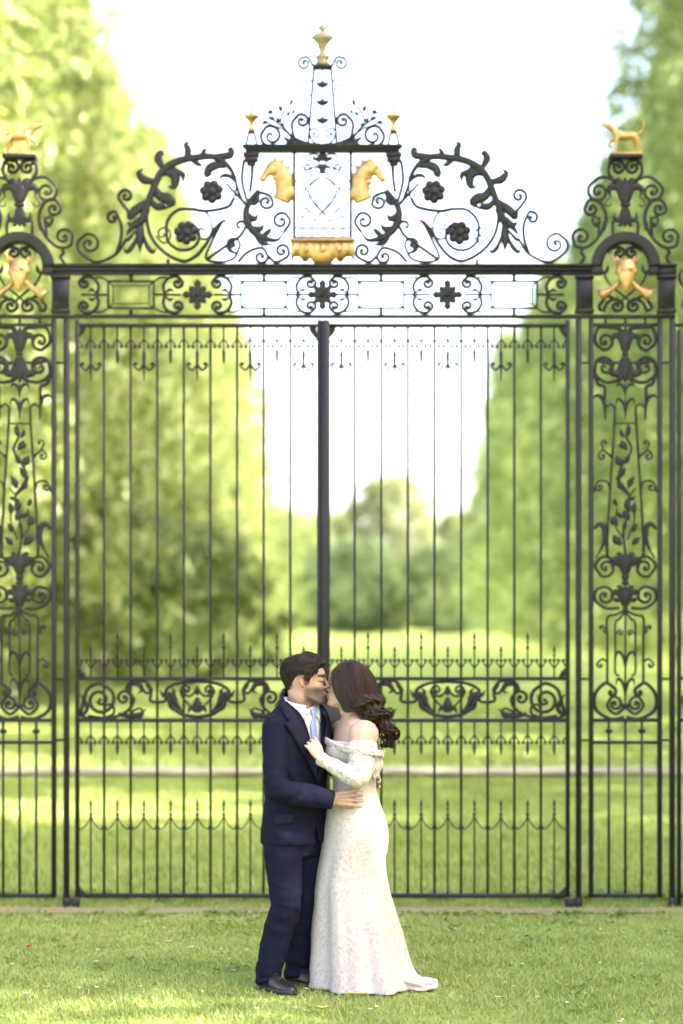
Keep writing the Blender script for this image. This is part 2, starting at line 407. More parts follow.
for MIR in (False, True):
    scr(mb, [(321, 156), (313, 154), (306, 157), (302, 163)], (309, 164), 1.3, -1, .0045, 1)
    scr(mb, [(321, 172), (314, 175), (307, 173)], (309, 168), .8, 1, .0045, 1)
    wire(mb, g2([(322.5, 176), (312, 182), (303, 194), (306, 208), (318, 214), (328, 207), (336, 196), (333, 184), (322.5, 176)]), .004)
    wire(mb, g2([(300, 180), (312, 198), (322.5, 212), (330, 222)]), .004)
    scr(mb, [(316, 220), (306, 222), (300, 214)], (305, 212), 1.1, -1, .004, 1)
MIR = False
part('monogram', mb, ov)
mb = MB()      # gilded lambrequin with scalloped foot
top = 240; xs = np.linspace(291, 354.5, 41); ring_f = []; 
def scal(x):
    u = abs(x - 322.75) / 31.8
    return 261 if u > .93 else (256.5 if u > .72 else (257 + 5 * math.sin((.72 - u) / .34 * math.pi) if u > .38 else 259 + 9.5 * math.cos(u / .38 * math.pi / 2)))
rr = []
for x in xs:
    yb = scal(x); d = .022 + .0022 * math.sin(x * .9)
    rr.append([G(x, top, -d), G(x, (top + yb) / 2, -d * 1.5), G(x, yb, -d), G(x, yb, d), G(x, top, d)])
mb.rings(rr); gbox(mb, 290, 355.5, 238.8, 241.4, .04)
lam = part('lambrequin', mb, ov, 'gold')
for cx in (306, 322.5, 339): 
    mb = MB(); mb.ball(G(cx, 250, -.035), (pxm(3.2), .012, pxm(3.4))); part('gilt_boss', mb, lam, 'gold')
URN_S = [(.0, 0), (.045, 0), (.05, .012), (.04, .03), (.024, .05), (.03, .07), (.06, .095), (.098, .115), (.104, .125), (.09, .135), (.035, .142), (.02, .155), (.024, .165), (.012, .18), (.024, .19), (.010, .215), (.008, .25), (0, .252)]
for MIR in (False, True):
    a = acanthus(); o = part('acanthus_scroll', a, ov)
    for c in ((211.5, 192), (186, 233)): part('rosette', rosette(c, 12), o)
    me = gilt(horse()); set_coords(me, coords(me) - np.array(ORIG[ov.name])); link('horse_head', me, M['gold'], ov, ORIG[ov.name])
    mb = MB()        # pendant capital under the platform end
    for i, (w, y0, y1) in enumerate(((8, 152.6, 157), (7, 157.1, 162), (4.5, 162.1, 166), (1, 166.1, 177))): gbox(mb, 251.3 - w, 251.3 + w, y0, y1, pxm(w) * .7)
    part('pendant', mb, ov)
    mb = MB()
    for e in (-1, 1): wire(mb, [G(251.5 + e * 3, 133.5), G(251.5 + e * 5.5, 145.5)], .006)
    gbox(mb, 248, 255, 131.6, 133.4, .03)
    st = part('finial_stand', mb, ov)
    mb = MB(); c = G(251.5, 131.5); mb.lathe(c, [(r * .5, z * .82) for r, z in URN_S]); part('gilt_finial', mb, st, 'gold')
    mb = MB()        # leafy sprig beside the pyramid
    leaf(mb, [(318, 146), (304, 143), (291, 136), (284, 126)], 2.4, .012, 0, .2, .9)
    leaf(mb, [(300, 143), (291, 142), (282, 136)], 3, .012)
    wire(mb, g2([(296, 140), (284, 128), (281, 118), (288, 106)]), .005); wire(mb, g2([(284, 128), (276, 122), (268, 116)]), .005); wire(mb, g2([(290, 135), (280, 128), (270, 124), (263, 120)]), .004)
    for (x, y, dx, dy, w) in ((281, 112, -2, -7, 2.4), (290, 106, 1.5, -8, 2), (286, 116, 4, -5, 2), (275, 119, -7, -1, 2.6), (273, 111, -6, 2, 3), (280, 126, 5, -3, 2), (268, 121, -7, 3, 2.2), (279, 123, -3, -6, 2.2), (292, 114, 2, -5, 1.8)):
        leaf(mb, [(x, y), (x + dx * .5 + .6, y + dy * .5), (x + dx, y + dy)], w, .008)
    scr(mb, [(292, 138), (284, 146), (266, 145), (261, 136), (266, 127)], (271.5, 136), 1.15, 1, TR)
    scr(mb, [(294, 138), (292, 124), (298, 115)], (302, 121), 1.3, 1, TR)
    wire(mb, [G(321, 144), G(300, 144)], .006); scr(mb, [(318, 145), (312, 140), (309, 132)], (315, 134), 1.2, 1, .005)
    part('leaf_sprig', mb, ov)
MIR = False
mb = MB()
for e in (-1, 1):
    wire(mb, [G(322.5 + e * 8.7, 69), G(322.5 + e * 14.5, 145.5)], .0065)
    x = 322.5
    for MIR in (False, True):
        pass
    MIR = False
gbox(mb, 312.5, 332.5, 65.6, 68.8, .05)
for MIR in (False, True):
    scr(mb, [(312.5, 96), (308, 95), (304, 97)], (305.5, 100), 1, -1, .004, 0); scr(mb, [(313.6, 82), (309, 80.5), (305, 81)], (306, 84), 1, -1, .004, 0)
    scr(mb, [(313, 66), (308, 57.5), (301, 58)], (304.5, 63.5), 1.3, -1, .006, 1.2)
    wire(mb, g2([(319, 62), (310, 46), (309, 42), (313, 36), (308, 28), (312, 25), (319, 28)]), .0035)
MIR = False
wire(mb, [G(322.5, 68), G(322.5, 145)], .004)
py_ = part('pyramid', mb, ov)
for y in (84, 102, 120):
    mb = MB()
    for e in (-1, -.4, .4, 1): leaf(mb, [(322.5 + e * 1.5, y + 3.5), (322.5 + e * 4.2, y), (322.5 + e * 5.2, y - 2.5)], 2, .012)
    leaf(mb, [(322.5, y + 4), (322.5, y), (322.5, y - 5)], 2, .014)
    part('husk', mb, py_)
mb = MB(); c = G(322.5, 65.5)
mb.lathe(c, [(0, 0), (.045, 0), (.045, .02), (.028, .035), (.04, .055), (.042, .062), (.022, .075), (.018, .095), (.026, .115), (.03, .125), (.032, .14), (.055, .165), (.064, .178), (.066, .19), (.05, .21), (.022, .222), (.016, .232), (.026, .245), (.024, .258), (.012, .275), (.002, .305)], 20)
part('gilt_urn', mb, ov, 'goldstone')

# ---- the two leaves
BAR = [77.5 + 26.6 * i for i in range(10)]            # 0 = hanging stile, 9 = meeting stile
MID = [90.8 + 26.6 * i for i in range(9)]
def dart(mb, x, y0, y1, long=False):
    p = [(1.0, y0), (1.0, y1 - (30 if long else 14)), (1.9, y1 - (28 if long else 13)), (1.5, y1 - (18 if long else 4)), (.5, y1)]
    mb.tube([G(x, y) for _, y in p], [pxm(r) for r, _ in p], 8)
def spike(mb, x, yt, yb):
    p = [(.3, yt), (1.1, yt + 3), (1.6, yt + 5.5), (.7, yt + 8), (1.5, yt + 10), (.8, yt + 12), (.9, yb)]
    mb.tube([G(x, y) for _, y in p], [pxm(r) for r, _ in p], 8); eye(mb, (x, yt + 15.5), 1.9)
def curls(mb, xa, xb, y, s=1, r=.0036):
    w = (xb - xa)
    for e, x in ((1, xa), (-1, xb)):
        scr(mb, [(x, y + s * 7), (x + e * w * .22, y + s * 3.5), (x + e * w * .42, y - s * .5)], (x + e * w * .30, y - s * .4), 1.0, -e * s, r, 0)
def scroll_panel():
    mb = MB()
    for MIRL in (0, 1):
        fx = (lambda x: x) if not MIRL else (lambda x: 394.6 - x)
        sg = -1 if MIRL else 1
        T = lambda pts: [(fx(a), b) for a, b in pts]
        def S(pts, c, t, s, r=.0085, k=1.4): scr(mb, T(pts), (fx(c[0]), c[1]), t, s * sg, r, k)
        def Lf(pts, w, th=.013): leaf(mb, T(pts), w, th, 0, .3, .7)
        S([(80, 716), (84, 700), (88, 689), (100, 683.5), (111, 690)], (100, 700), 1.55, 1, .009, 2)
        Lf([(81, 717), (87, 709), (84, 700), (80, 694)], 2.4); S([(81, 716), (96, 720), (112, 715)], (108, 709), .9, -1, .007, 1)
        S([(88, 716), (108, 718), (126, 712), (134, 700), (128, 692)], (124, 698), 1.2, -1, .008, 1.5)
        Lf([(118, 714), (130, 716), (140, 714), (146, 709)], 2.8); Lf([(126, 690), (130, 684), (138, 684), (142, 690), (138, 693)], 3)
        S([(134, 700), (128, 686), (136, 681), (146, 682), (152, 690)], (146, 689), .5, 1, .008, 0)
        wire(mb, g2(T([(146, 684), (151, 692), (151, 701), (165, 701), (166, 690), (178, 683.5), (197.3, 681.5)])), .008)
        S([(140, 718), (132, 712), (140, 708)], (138, 714), .8, 1, .006, 1)
        Lf([(172, 703), (168, 697), (163, 695), (160, 690)], 2.6); wire(mb, g2(T([(166, 694), (172, 706), (182, 714), (197.3, 717)])), .0095)
        Lf([(166, 693), (173, 696), (176, 704), (184, 713)], 3.2); Lf([(182, 712), (172, 707), (168, 700)], 3); Lf([(170, 698), (174, 692), (171, 688)], 2)
        S([(197.3, 690), (190, 696), (184, 694), (181, 690)], (186, 690), 1.1, 1, .006, 1.2)
        Lf([(197, 712), (191, 708), (188, 713)], 2.2); wire(mb, g2(T([(197.3, 709), (205, 705), (212, 697), (215, 690)])), .005)
    leaf(mb, [(197.3, 686), (197.3, 691), (197.3, 696)], 3.2, .014); leaf(mb, [(197.3, 697), (197.3, 706), (197.3, 712)], 5, .018, 0, .8, .35)
    return mb
def gate_leaf(mir, label):
    global MIR
    MIR = mir
    r = thing('gate_leaf', label, 'gate', G(197, 908), 'leaves of the double gate')
    mb = MB()
    gbox(mb, 75.3, 79.4, 320, 897, .022)
    gbox(mb, 317, 322.3, 320, 897, .026)
    for (y0, y1) in ((323.6, 327.6), (676.8, 680.4), (718.4, 722.2), (893.2, 897.6)): gbox(mb, 79.5, 316.9, y0, y1, .018)
    leaf(mb, [(316, 326), (313, 329), (316.5, 339)], 4, .012); leaf(mb, [(80, 326), (83, 329), (79, 338)], 3, .012)
    leaf(mb, [(79, 887), (81, 893), (88, 896)], 4, .016); gbox(mb, 71.5, 79.8, 898, 909, .03)
    leaf(mb, [(79, 668), (82, 674), (86, 677)], 3, .014)
    part('frame', mb, r)
    b0 = None
    for x in BAR[1:9]:
        if b0 is None:
            mb = MB(); a = G(x, 327); c = G(x, 893.5)
            mb.tube([a, c], pxm(1.35), 8)
            for y in (827,): eye(mb, (x, y), 2.6)
            b0 = part('bar', mb, r); x0 = G(x, 0).x; ob = b0
        else:
            ob = b0.copy(); COL.objects.link(ob); ob.parent = r; ob.location.x = G(x, 0).x - x0; ORIG[ob.name] = ORIG[r.name]
    for i, x in enumerate(MID):
        mb = MB()
        if i % 2 == 0:
            dart(mb, x, 327.5, 381, True)
            for e in (-1, 1): scr(mb, [(x, 364), (x + e * 5, 370), (x + e * 9.5, 366.5)], (x + e * 8, 364.5), .8, -e, .005, 1)
        else: dart(mb, x, 327.5, 364)
        curls(mb, x - 13.3, x, 346, -1); curls(mb, x, x + 13.3, 346, -1)
        part('upper_dart', mb, r)
        mb = MB(); spike(mb, x, 632 if i % 2 else 645, 677); curls(mb, x - 13.3, x, 661, 1); curls(mb, x, x + 13.3, 661, 1)
        part('upper_spike', mb, r)
        mb = MB(); dart(mb, x, 722, 755); curls(mb, x - 13.3, x, 742, -1); curls(mb, x, x + 13.3, 742, -1); part('lower_dart', mb, r)
        mb = MB(); spike(mb, x, 799, 893.5)
        for e in (-1, 1): wire(mb, g2([(x, 816), (x + e * 4, 824), (x + e * 10, 829), (x + e * 13.3, 827)]), .0032)
        part('lower_spike', mb, r)
    part('scroll_panel', scroll_panel(), r)
    MIR = False
    return r
gl = gate_leaf(False, 'left leaf of the tall black iron gate, standing behind the groom')
gr = gate_leaf(True, 'right leaf of the tall black iron gate, standing behind the bride')
mb = MB(); gbox(mb, 321.4, 330, 321, 897, .012, -.04); part('meeting_stile', mb, gl)
mb = MB(); gbox(mb, 312, 345, 703, 738, .035, -.06); mb.ball(G(328, 722, -.11), (.03, .02, .03)); part('lock_box', mb, gl)

# ---- piers with openwork panels
def pier(mir, label):
    global MIR
    MIR = mir
    C = 19.7                                              # centre of the left pier, px
    r = thing('gate_pier', label, 'gate pier', G(C, 908), 'openwork gate piers')
    for e in (-1, 1):
        mb = MB(); x = C + e * 46.8
        gbox(mb, x - 2.8, x + 2.8, 319, 908.5, .022); gbox(mb, x - 3.8, x + 3.8, 897, 909, .032); part('post', mb, r)
        mb = MB(); x = C + e * 41
        gbox(mb, x - 9.4, x + 9.4, 275.2, 279, .05); gbox(mb, x - 8.4, x + 8.4, 279.1, 309, .036); gbox(mb, x - 9.3, x + 9.3, 309.1, 313.5, .046)
        leaf(mb, [(x - 5, 307), (x - 4.5, 295), (x - 6, 282)], 2.6, .05); leaf(mb, [(x + 5, 307), (x + 4.5, 295), (x + 6, 282)], 2.6, .05); leaf(mb, [(x, 308), (x, 296), (x, 282)], 2.6, .055)
        part('capital', mb, r)
        if e == -1:
            mb = MB(); gbox(mb, C - 50.5, C - 34.3, 264.5, 267.5, .055); gbox(mb, C - 50.5, C - 34.3, 267.6, 275, .04); part('cornice', mb, r)
    mb = MB()
    for e in (-1, 1):
        gbox(mb, C + e * 34.3 - 2.4, C + e * 34.3 + 2.4, 319, 897.5, .018)
        for y in (362.8, 679, 740): gbox(mb, C + e * 36.8, C + e * 43.9, y - 1.1, y + 1.1, .010)
    gbox(mb, C - 50, C + 54, 314.8, 318.5, .024)
    gbox(mb, C - 31.8, C + 31.8, 323.4, 326.6, .014)
    for dx in (-20, 0, 20): gbox(mb, C + dx - 1.2, C + dx + 1.2, 318.6, 323.3, .010)
    for (y0, y1) in ((718.4, 722), (740.6, 744), (893.4, 897.4)): gbox(mb, C - 31.8, C + 31.8, y0, y1, .015)
    part('frame', mb, r)
    mb = MB()                                             # arch
    rr = []
    for i in range(33):
        a = math.pi * i / 32; ca, sa = math.cos(a), math.sin(a)
        P = lambda rad, d: G(C + rad * ca, 267 - rad * sa, d)
        rr.append([P(23, -.035), P(26, -.05), P(29, -.04), P(33, -.055), P(34.5, -.05), P(34.5, .05), P(23, .035)])
    mb.rings(rr)
    for e in (-1, 1): gbox(mb, C + e * 23, C + e * 34.2, 267.2, 275, .042)
    part('arch', mb, r)
    mb = MB()                                             # crest above the arch
    gbox(mb, C - 16.5, C + 16.5, 155.5, 159.5, .07)
    fleur(mb, C, 178, 203, 16, True); fleur(mb, C, 206, 227, 11, False); gbox(mb, C - 5, C + 5, 203, 206.5, .02)
    for e in (-1, 1):
        X = lambda d: C + e * d
        scr(mb, [(X(10), 182), (X(16.5), 173), (X(15.5), 161.5)], (X(8), 167), .0, 1, TR, 0)
        scr(mb, [(X(16), 165), (X(12), 160.5), (X(5), 161)], (X(7.5), 167.5), 1.3, -e, TR, 1.2)
        scr(mb, [(X(10), 182), (X(17), 178), (X(27), 178), (X(37), 188), (X(34), 198), (X(25), 200)], (X(27), 191.5), 1.2, e, .0075, 1.6)
        scr(mb, [(X(25), 200), (X(19.5), 213), (X(20), 225), (X(27), 238)], (X(25), 212), .0, 1, .0075, 0)
        scr(mb, [(X(21), 230), (X(20), 214), (X(26), 202), (X(36), 200), (X(41), 208)], (X(34), 209), 1.2, e, .0075, 1.6)
        scr(mb, [(X(20), 220), (X(26), 236), (X(38), 247), (X(50), 246), (X(53), 236)], (X(44), 237), 1.2, -e, .0075, 1.6)
        scr(mb, [(X(24), 222), (X(31), 224), (X(33), 219)], (X(29), 219), .5, -e, .006, 0); leaf(mb, [(X(24), 222), (X(29), 226), (X(33), 221)], 1.8, .009)
        wire(mb, g2([(X(42), 248), (X(44), 253), (X(41), 257), (X(45), 264)]), .008)
        wire(mb, g2([(X(12.5), 236), (X(12.5), 223), (X(9), 220)]), .0075)
        scr(mb, [(X(14), 196), (X(18), 200)], (X(16), 204), .8, e, .0035, 0)
    part('crest_scroll', mb, r)
    mb = MB()                                             # scrolls under the arch
    for e in (-1, 1):
        X = lambda d: C + e * d
        scr(mb, [(X(18), 252), (X(10), 247), (X(2), 249)], (X(6.5), 252.5), 1.1, -e, TR, 1.2)
        leaf(mb, [(X(22), 275), (X(18), 270), (X(17), 264)], 2, .009)
        scr(mb, [(X(22), 312), (X(18), 303), (X(10), 299), (X(3), 303)], (X(8.5), 306), 1.2, -e, TR, 1.3); wire(mb, g2([(X(23), 270), (X(16), 284), (X(4), 294), (X(-6), 303)]), .0055)
        scr(mb, [(X(10), 300), (X(18), 296), (X(24), 303)], (X(22), 308), .6, e, TR, 1)
    part('arch_scroll', mb, r)
    mb = MB()                                             # fox mask
    mb.tube([G(C, 262, -.03), G(C, 270, -.05), G(C, 279, -.065), G(C, 287, -.075), G(C, 293, -.07)], [pxm(9), pxm(10.5), pxm(8), pxm(4.6), pxm(2.4)], 16, flat=(1, .55))
    for e in (-1, 1):
        mb.tube([G(C + e * 6.5, 266, -.03), G(C + e * 9.5, 256, -.025)], [pxm(4.2), pxm(.8)], 10, flat=(1, .6)); mb.ball(G(C + e * 8, 273, -.05), (pxm(3.6), .03, pxm(3.2))); mb.ball(G(C + e * 3.6, 270.5, -.088), (pxm(1.5), .01, pxm(1.1)))
    me = gilt(mb, .005); set_coords(me, coords(me) - np.array(ORIG[r.name])); link('fox_mask', me, M['gold'], r, ORIG[r.name])
    for e in (-1, 1):
        mb = MB(); P = [(-17, 251), (-11, 261), (0, 277), (12, 288), (17, 291.5), (21, 294), (25, 296.5)]
        mb.tube([G(C + e * a, b, -.012 - .006 * (e > 0)) for a, b in P], [pxm(q) for q in (1.1, 1.5, 2.1, 2.8, 3.4, 5, 7.4)], 14); part('hunting_horn', mb, r, 'gold')
    mb = MB()                                             # tall panel: palmettes and scrolls
    fleur(mb, C, 327, 352, 13, True); gbox(mb, C - 3.4, C + 3.4, 352.5, 356, .016); fleur(mb, C, 357, 382, 15, False)
    leaf(mb, [(C - 2, 362), (C - 14, 363), (C - 26, 361), (C - 31, 363)], 2.3, .012); leaf(mb, [(C + 2, 362), (C + 14, 363), (C + 26, 361), (C + 31, 363)], 2.3, .012)
    trident(mb, C, 384, 13, 9); trident(mb, C, 399, 20, 9.5); gbox(mb, C - 11, C + 11, 422.6, 424.4, .006)
    fleur(mb, C, 552, 574, 14, True); gbox(mb, C - 3.4, C + 3.4, 581, 585, .016); leaf(mb, [(C, 574), (C, 578), (C, 582)], 4, .014, 0, .6, .9)
    fleur(mb, C, 585, 606, 13, True); leaf(mb, [(C, 603), (C, 610), (C, 615)], 3, .012); wire(mb, [G(C, 612), G(C, 700)], .005)
    trident(mb, C, 652, 22, 9.5); trident(mb, C, 679, 24, 9.5); mb.ball(G(C, 706), (pxm(4), .02, pxm(3)))
    for e in (-1, 1):
        X = lambda d: C + e * d
        scr(mb, [(X(4), 329), (X(14), 327.5), (X(27), 328), (X(30), 342), (X(22), 350)], (X(20.5), 341), 1.25, e, TR, 1.6)
        scr(mb, [(X(8), 381), (X(20), 382), (X(30), 374), (X(29), 361)], (X(20), 367), 1.1, -e, TR, 1.5)
        wire(mb, g2([(X(31), 374), (X(27), 384), (X(21), 387), (X(21), 400)]), TR)
        leaf(mb, [(X(20), 420), (X(20.5), 407), (X(23), 398), (X(29), 395.5), (X(32), 399)], 2.4, .011); 
        wire(mb, g2([(X(20), 408), (X(15), 404), (X(10.5), 407)]), .0055)
        wire(mb, g2([(X(10.5), 406), (X(11), 424), (X(14), 470), (X(17), 520), (X(18), 556)]), .0062)
        scr(mb, [(X(12.8), 456), (X(20), 452), (X(23), 446)], (X(20.5), 443), .9, -e, .005, 1); scr(mb, [(X(13.5), 458), (X(22), 450), (X(27), 455)], (X(23), 456), .9, e, .005, 1)
        scr(mb, [(X(15.5), 490), (X(18), 482), (X(26), 481), (X(30), 486)], (X(26), 487), 1.1, e, .005, 1.1); wire(mb, g2([(X(30), 486), (X(31), 492)]), .005)
        leaf(mb, [(X(31), 529), (X(26), 524), (X(21), 528), (X(21.5), 542), (X(29), 558)], 3, .012, 0, .3, .5); wire(mb, g2([(X(21), 530), (X(19), 545), (X(18.5), 556)]), .0055)
        scr(mb, [(X(7), 566), (X(13), 559), (X(23), 557), (X(30), 566), (X(24), 576)], (X(19.5), 567.5), 1.2, e, .0075, 2); leaf(mb, [(X(3), 567), (X(9), 563), (X(14), 566)], 3, .013)
        scr(mb, [(X(6), 608), (X(20), 608), (X(30), 600), (X(29), 590), (X(21), 586.5)], (X(20.5), 596), 1.2, -e, .0075, 2); leaf(mb, [(X(3), 598), (X(8), 600), (X(13), 598)], 2.6, .013)
        wire(mb, g2([(X(2), 611), (X(10), 615), (X(18), 618), (X(18), 640), (X(18), 682)]), .0065)
        wire(mb, g2([(X(1), 613), (X(6), 619), (X(10), 624), (X(10), 650), (X(10), 672), (X(6), 676)]), .0055)
        scr(mb, [(X(18), 634), (X(22), 631)], (X(24), 628), .9, e, .005, 1.1); scr(mb, [(X(18), 662), (X(23), 659), (X(27), 662)], (X(25), 665), .9, e, .005, 1.1); scr(mb, [(X(9), 634), (X(6), 630)], (X(5), 633), .9, -e, .004, 1)
        scr(mb, [(X(1), 717), (X(14), 719), (X(29), 710), (X(30), 694), (X(20), 683), (X(12), 687)], (X(14), 692), .9, -e, .009, 1.8)
        scr(mb, [(X(1), 708), (X(10), 714), (X(18), 706), (X(14), 697)], (X(10.5), 704), 1.2, -e, .0075, 1.8)
    part('scroll_panel', mb, r)
    mb = MB()                                             # vine with leaves
    wire(mb, g2([(C - 3, 425), (C - 1, 436), (C - 6, 450), (C + 4, 466), (C + 6, 480), (C - 4, 496), (C - 2, 515), (C + 2, 530), (C, 553)]), .006)
    wire(mb, g2([(C - 2, 540), (C - 9, 520), (C - 7, 505)]), .004); wire(mb, g2([(C + 1, 540), (C + 10, 525), (C + 8, 508)]), .004); wire(mb, g2([(C - 4, 496), (C - 10, 488)]), .004); wire(mb, g2([(C - 4, 496), (C + 6, 486), (C + 9, 476)]), .004)
    for (x, y, dx, dy, w) in ((-3, 436, -2, -10, 2.6), (1, 438, 4, -9, 2.4), (-2, 450, 6, -10, 3.6), (1, 448, 6, -4, 2.4), (2, 466, 7, -10, 4.2), (0, 464, -5, -9, 3), (5, 478, -5, -11, 3.4), (-3, 488, -6, -12, 3.4), (0, 490, 8, -9, 3.6), (-5, 500, -5, -3, 2.2),
                              (-4, 512, 2, -14, 3.8), (-9, 514, -1, -12, 3), (-4, 520, 5, -10, 4), (8, 526, 5, -10, 4), (3, 518, 5, -6, 2.6), (-7, 545, -8, -8, 3.2), (4, 545, 8, -10, 4.4), (-8, 532, -4, -9, 2.8), (1, 530, -2, -9, 2.6), (8, 506, 3, -8, 2.6)):
        leaf(mb, [(C + x, y), (C + x + dx * .5 - dy * .08, y + dy * .5), (C + x + dx, y + dy)], w, .010, 0, .12, .3)
    part('vine', mb, r)
    for dx in (-16.5, 0, 16.5):
        mb = MB(); a = G(C + dx, 722); c = G(C + dx, 893.6); mb.tube([a, c], pxm(1.4), 8)
        if dx: mb.ball(G(C + dx, 731), (pxm(4), pxm(4), pxm(2.6)))
        part('lower_bar', mb, r)
    MIR = False
    return r, C
def dog(mir, label):
    global MIR
    MIR = mir
    C = 19.7; mb = MB(); K = lambda x, y, d=0: G(C + x, y, d)
    mb.tube([K(-11, 137), K(-6, 135.5), K(2, 136.5), K(8, 134.5)], [pxm(q) for q in (4.2, 4.4, 4.6, 5)], 14)
    mb.tube([K(8, 134), K(12, 130), K(16, 126.5)], [pxm(q) for q in (4.2, 3.1, 3.0)], 12)
    mb.tube([K(15, 127), K(19, 126), K(24, 124)], [pxm(q) for q in (3.2, 2.4, 1.6)], 12)
    for d in (-.012, .012): mb.tube([K(15, 125, d), K(13, 129, d * 1.6)], [pxm(1.6), pxm(1)], 8)
    mb.tube([K(-13, 135), K(-17, 130), K(-19, 124), K(-17, 119)], [pxm(q) for q in (1.7, 1.4, 1.1, .7)], 8)
    for d, pts in ((-.016, [(-11, 138), (-13, 145), (-15.5, 148), (-14, 154)]), (.016, [(-10, 138), (-9, 145), (-11, 149), (-9, 154)])):
        mb.tube([K(a, b, d) for a, b in pts], [pxm(q) for q in (3.2, 2.1, 1.3, 1.2)], 10); mb.ball(K(pts[-1][0] + 1.2, 153.8, d), (pxm(2), pxm(1.2), pxm(1)))
    for d, pts in ((-.016, [(8, 137), (9, 145), (8.5, 150), (8.5, 154)]), (.016, [(9, 137), (15, 141), (17, 145), (13.5, 147.5)])):
        mb.tube([K(a, b, d) for a, b in pts], [pxm(q) for q in (2.8, 1.7, 1.3, 1.2)], 10)
    org = G(C, 155.4)
    me = gilt(mb, .006); set_coords(me, coords(me) - np.array(org))
    t = thing('dog_statue', label, 'statue', org, 'gilded dogs on the piers'); link('dog_body', me, M['gold'], t, org)
    mb = MB(); gbox(mb, C - 16, C + 16, 153.2, 155.4, .045); part('gilt_base', mb, t, 'gold')
    MIR = False
pier(False, 'black openwork iron pier with arch, hinged to the left gate leaf')
pier(True, 'black openwork iron pier with arch, hinged to the right gate leaf')
dog(False, 'small gilded dog facing right on top of the left pier'); dog(True, 'small gilded dog facing left on top of the right pier')
def wing(mir, label):
    global MIR
    MIR = mir
    r = thing('iron_railing', label, 'railing', G(-60, 908), 'railings flanking the gate')
    mb = MB()
    for x in (-34, -190): gbox(mb, x - 2, x + 2, 330, 908, .02)
    for y0, y1 in ((323.4, 326.6), (677, 680), (718.4, 722), (893.4, 897.4)): gbox(mb, -192, -29.6 if y0 < 330 else -36.1, y0, y1, .016)
    part('frame', mb, r)
    for i in range(9):
        mb = MB(); x = -50 - 15.5 * i; mb.tube([G(x, 327), G(x, 893.6)], pxm(1.35), 8); part('bar', mb, r)
    for x in (-52, -84, -116, -148):
        mb = MB(); scr(mb, [(x - 15, 322), (x - 14, 308), (x, 292), (x + 13, 300)], (x + 4, 305), 1.2, 1, .008, 2); scr(mb, [(x, 292), (x + 14, 285), (x + 18, 276)], (x + 11, 276), 1.1, -1, .007, 2)
        part('crest_scroll', mb, r); mb = MB(); scr(mb, [(x - 14, 718), (x - 12, 700), (x, 686), (x + 12, 694)], (x + 2, 702), 1.2, 1, .008, 2); part('scroll', mb, r)
    MIR = False
wing(False, 'black iron railing with plain bars, left of the left pier')
wing(True, 'black iron railing cut off at the right edge, beyond the right pier')
# ------------------------------------------------------------------ ground
def ground_mat(name, stops, scale, bs=.5, bd=.02, stretch=(1, 1, 1)):
    m, nt, b = mat(name); v = objco(nt, stretch)
    f = noise_tex(nt, v, scale, 8, .65); g = noise_tex(nt, v, scale * 14, 4, .6)
    a = N(nt, 'ShaderNodeMath', operation='MULTIPLY'); a.inputs[1].default_value = .5; L(nt, f, a.inputs[0])
    c = N(nt, 'ShaderNodeMath', operation='MULTIPLY'); c.inputs[1].default_value = .5; L(nt, g, c.inputs[0])
    s = N(nt, 'ShaderNodeMath', operation='ADD'); L(nt, a.outputs[0], s.inputs[0]); L(nt, c.outputs[0], s.inputs[1])
    L(nt, ramp(nt, s.outputs[0], stops), b.inputs['Base Color']); b.inputs['Roughness'].default_value = .9
    b.inputs['Specular IOR Level'].default_value = .2
    bump(nt, b, s.outputs[0], bs, bd); return m
lawn_m = ground_mat('lawn_ground', [(.3, (.17, .23, .045)), (.5, (.25, .32, .065)), (.7, (.34, .39, .10))], .8)
soil_m = ground_mat('bare_soil', [(.3, (.17, .135, .075)), (.5, (.25, .20, .115)), (.7, (.33, .27, .165))], 2.2)
path_m = ground_mat('gravel_path', [(.3, (.25, .225, .15)), (.5, (.32, .285, .20)), (.7, (.39, .35, .26))], 1.5)
def sheet(name, m, xs, ys, zf):
    vs = [(x, y, zf(x, y)) for y in ys for x in xs]; n = len(xs)
    fs = [(j * n + i, j * n + i + 1, (j + 1) * n + i + 1, (j + 1) * n + i) for j in range(len(ys) - 1) for i in range(n - 1)]
    me = bpy.data.meshes.new(name); me.from_pydata(vs, [], fs); me.polygons.foreach_set('use_smooth', [True] * len(me.polygons))
    o = link(name, me, m); tag(o, kind='structure'); return o
def gz(x, y):
    e = max(0, min(1, (abs(y - 14) - 4) / 6))
    return e * .03 * mnoise.noise(Vector((x * .3, y * .3, 0)))
sheet('lawn', lawn_m, list(np.linspace(-900, -40, 10)) + list(np.linspace(-30, 30, 61)) + list(np.linspace(40, 900, 10)),
      list(np.linspace(-200, -10, 8)) + list(np.linspace(-5, 60, 66)) + list(np.linspace(80, 1500, 16)), lambda x, y: gz(x, y))
def edge(x, s): return .10 * mnoise.noise(Vector((x * 1.1, s, 0))) + .05 * mnoise.noise(Vector((x * 4, s, 3)))
def strip(name, m, y0, y1, z, x0=-40, x1=40, n=400, rough=1):
    vs = []; fs = []
    for i in range(n + 1):
        x = x0 + (x1 - x0) * i / n
        a = y0 + rough * edge(x, y0); b = y1 + rough * edge(x, y1 + 9)
        for k in range(4): vs.append((x, a + (b - a) * k / 3, z + .006 * (k in (1, 2))))
    for i in range(n):
        for k in range(3): fs.append((i * 4 + k, (i + 1) * 4 + k, (i + 1) * 4 + k + 1, i * 4 + k + 1))
    me = bpy.data.meshes.new(name); me.from_pydata(vs, [], fs); me.polygons.foreach_set('use_smooth', [True] * len(me.polygons))
    o = link(name, me, m); tag(o, kind='structure'); return o
strip('soil_strip', soil_m, 15.84, 16.12, .012, rough=.9)
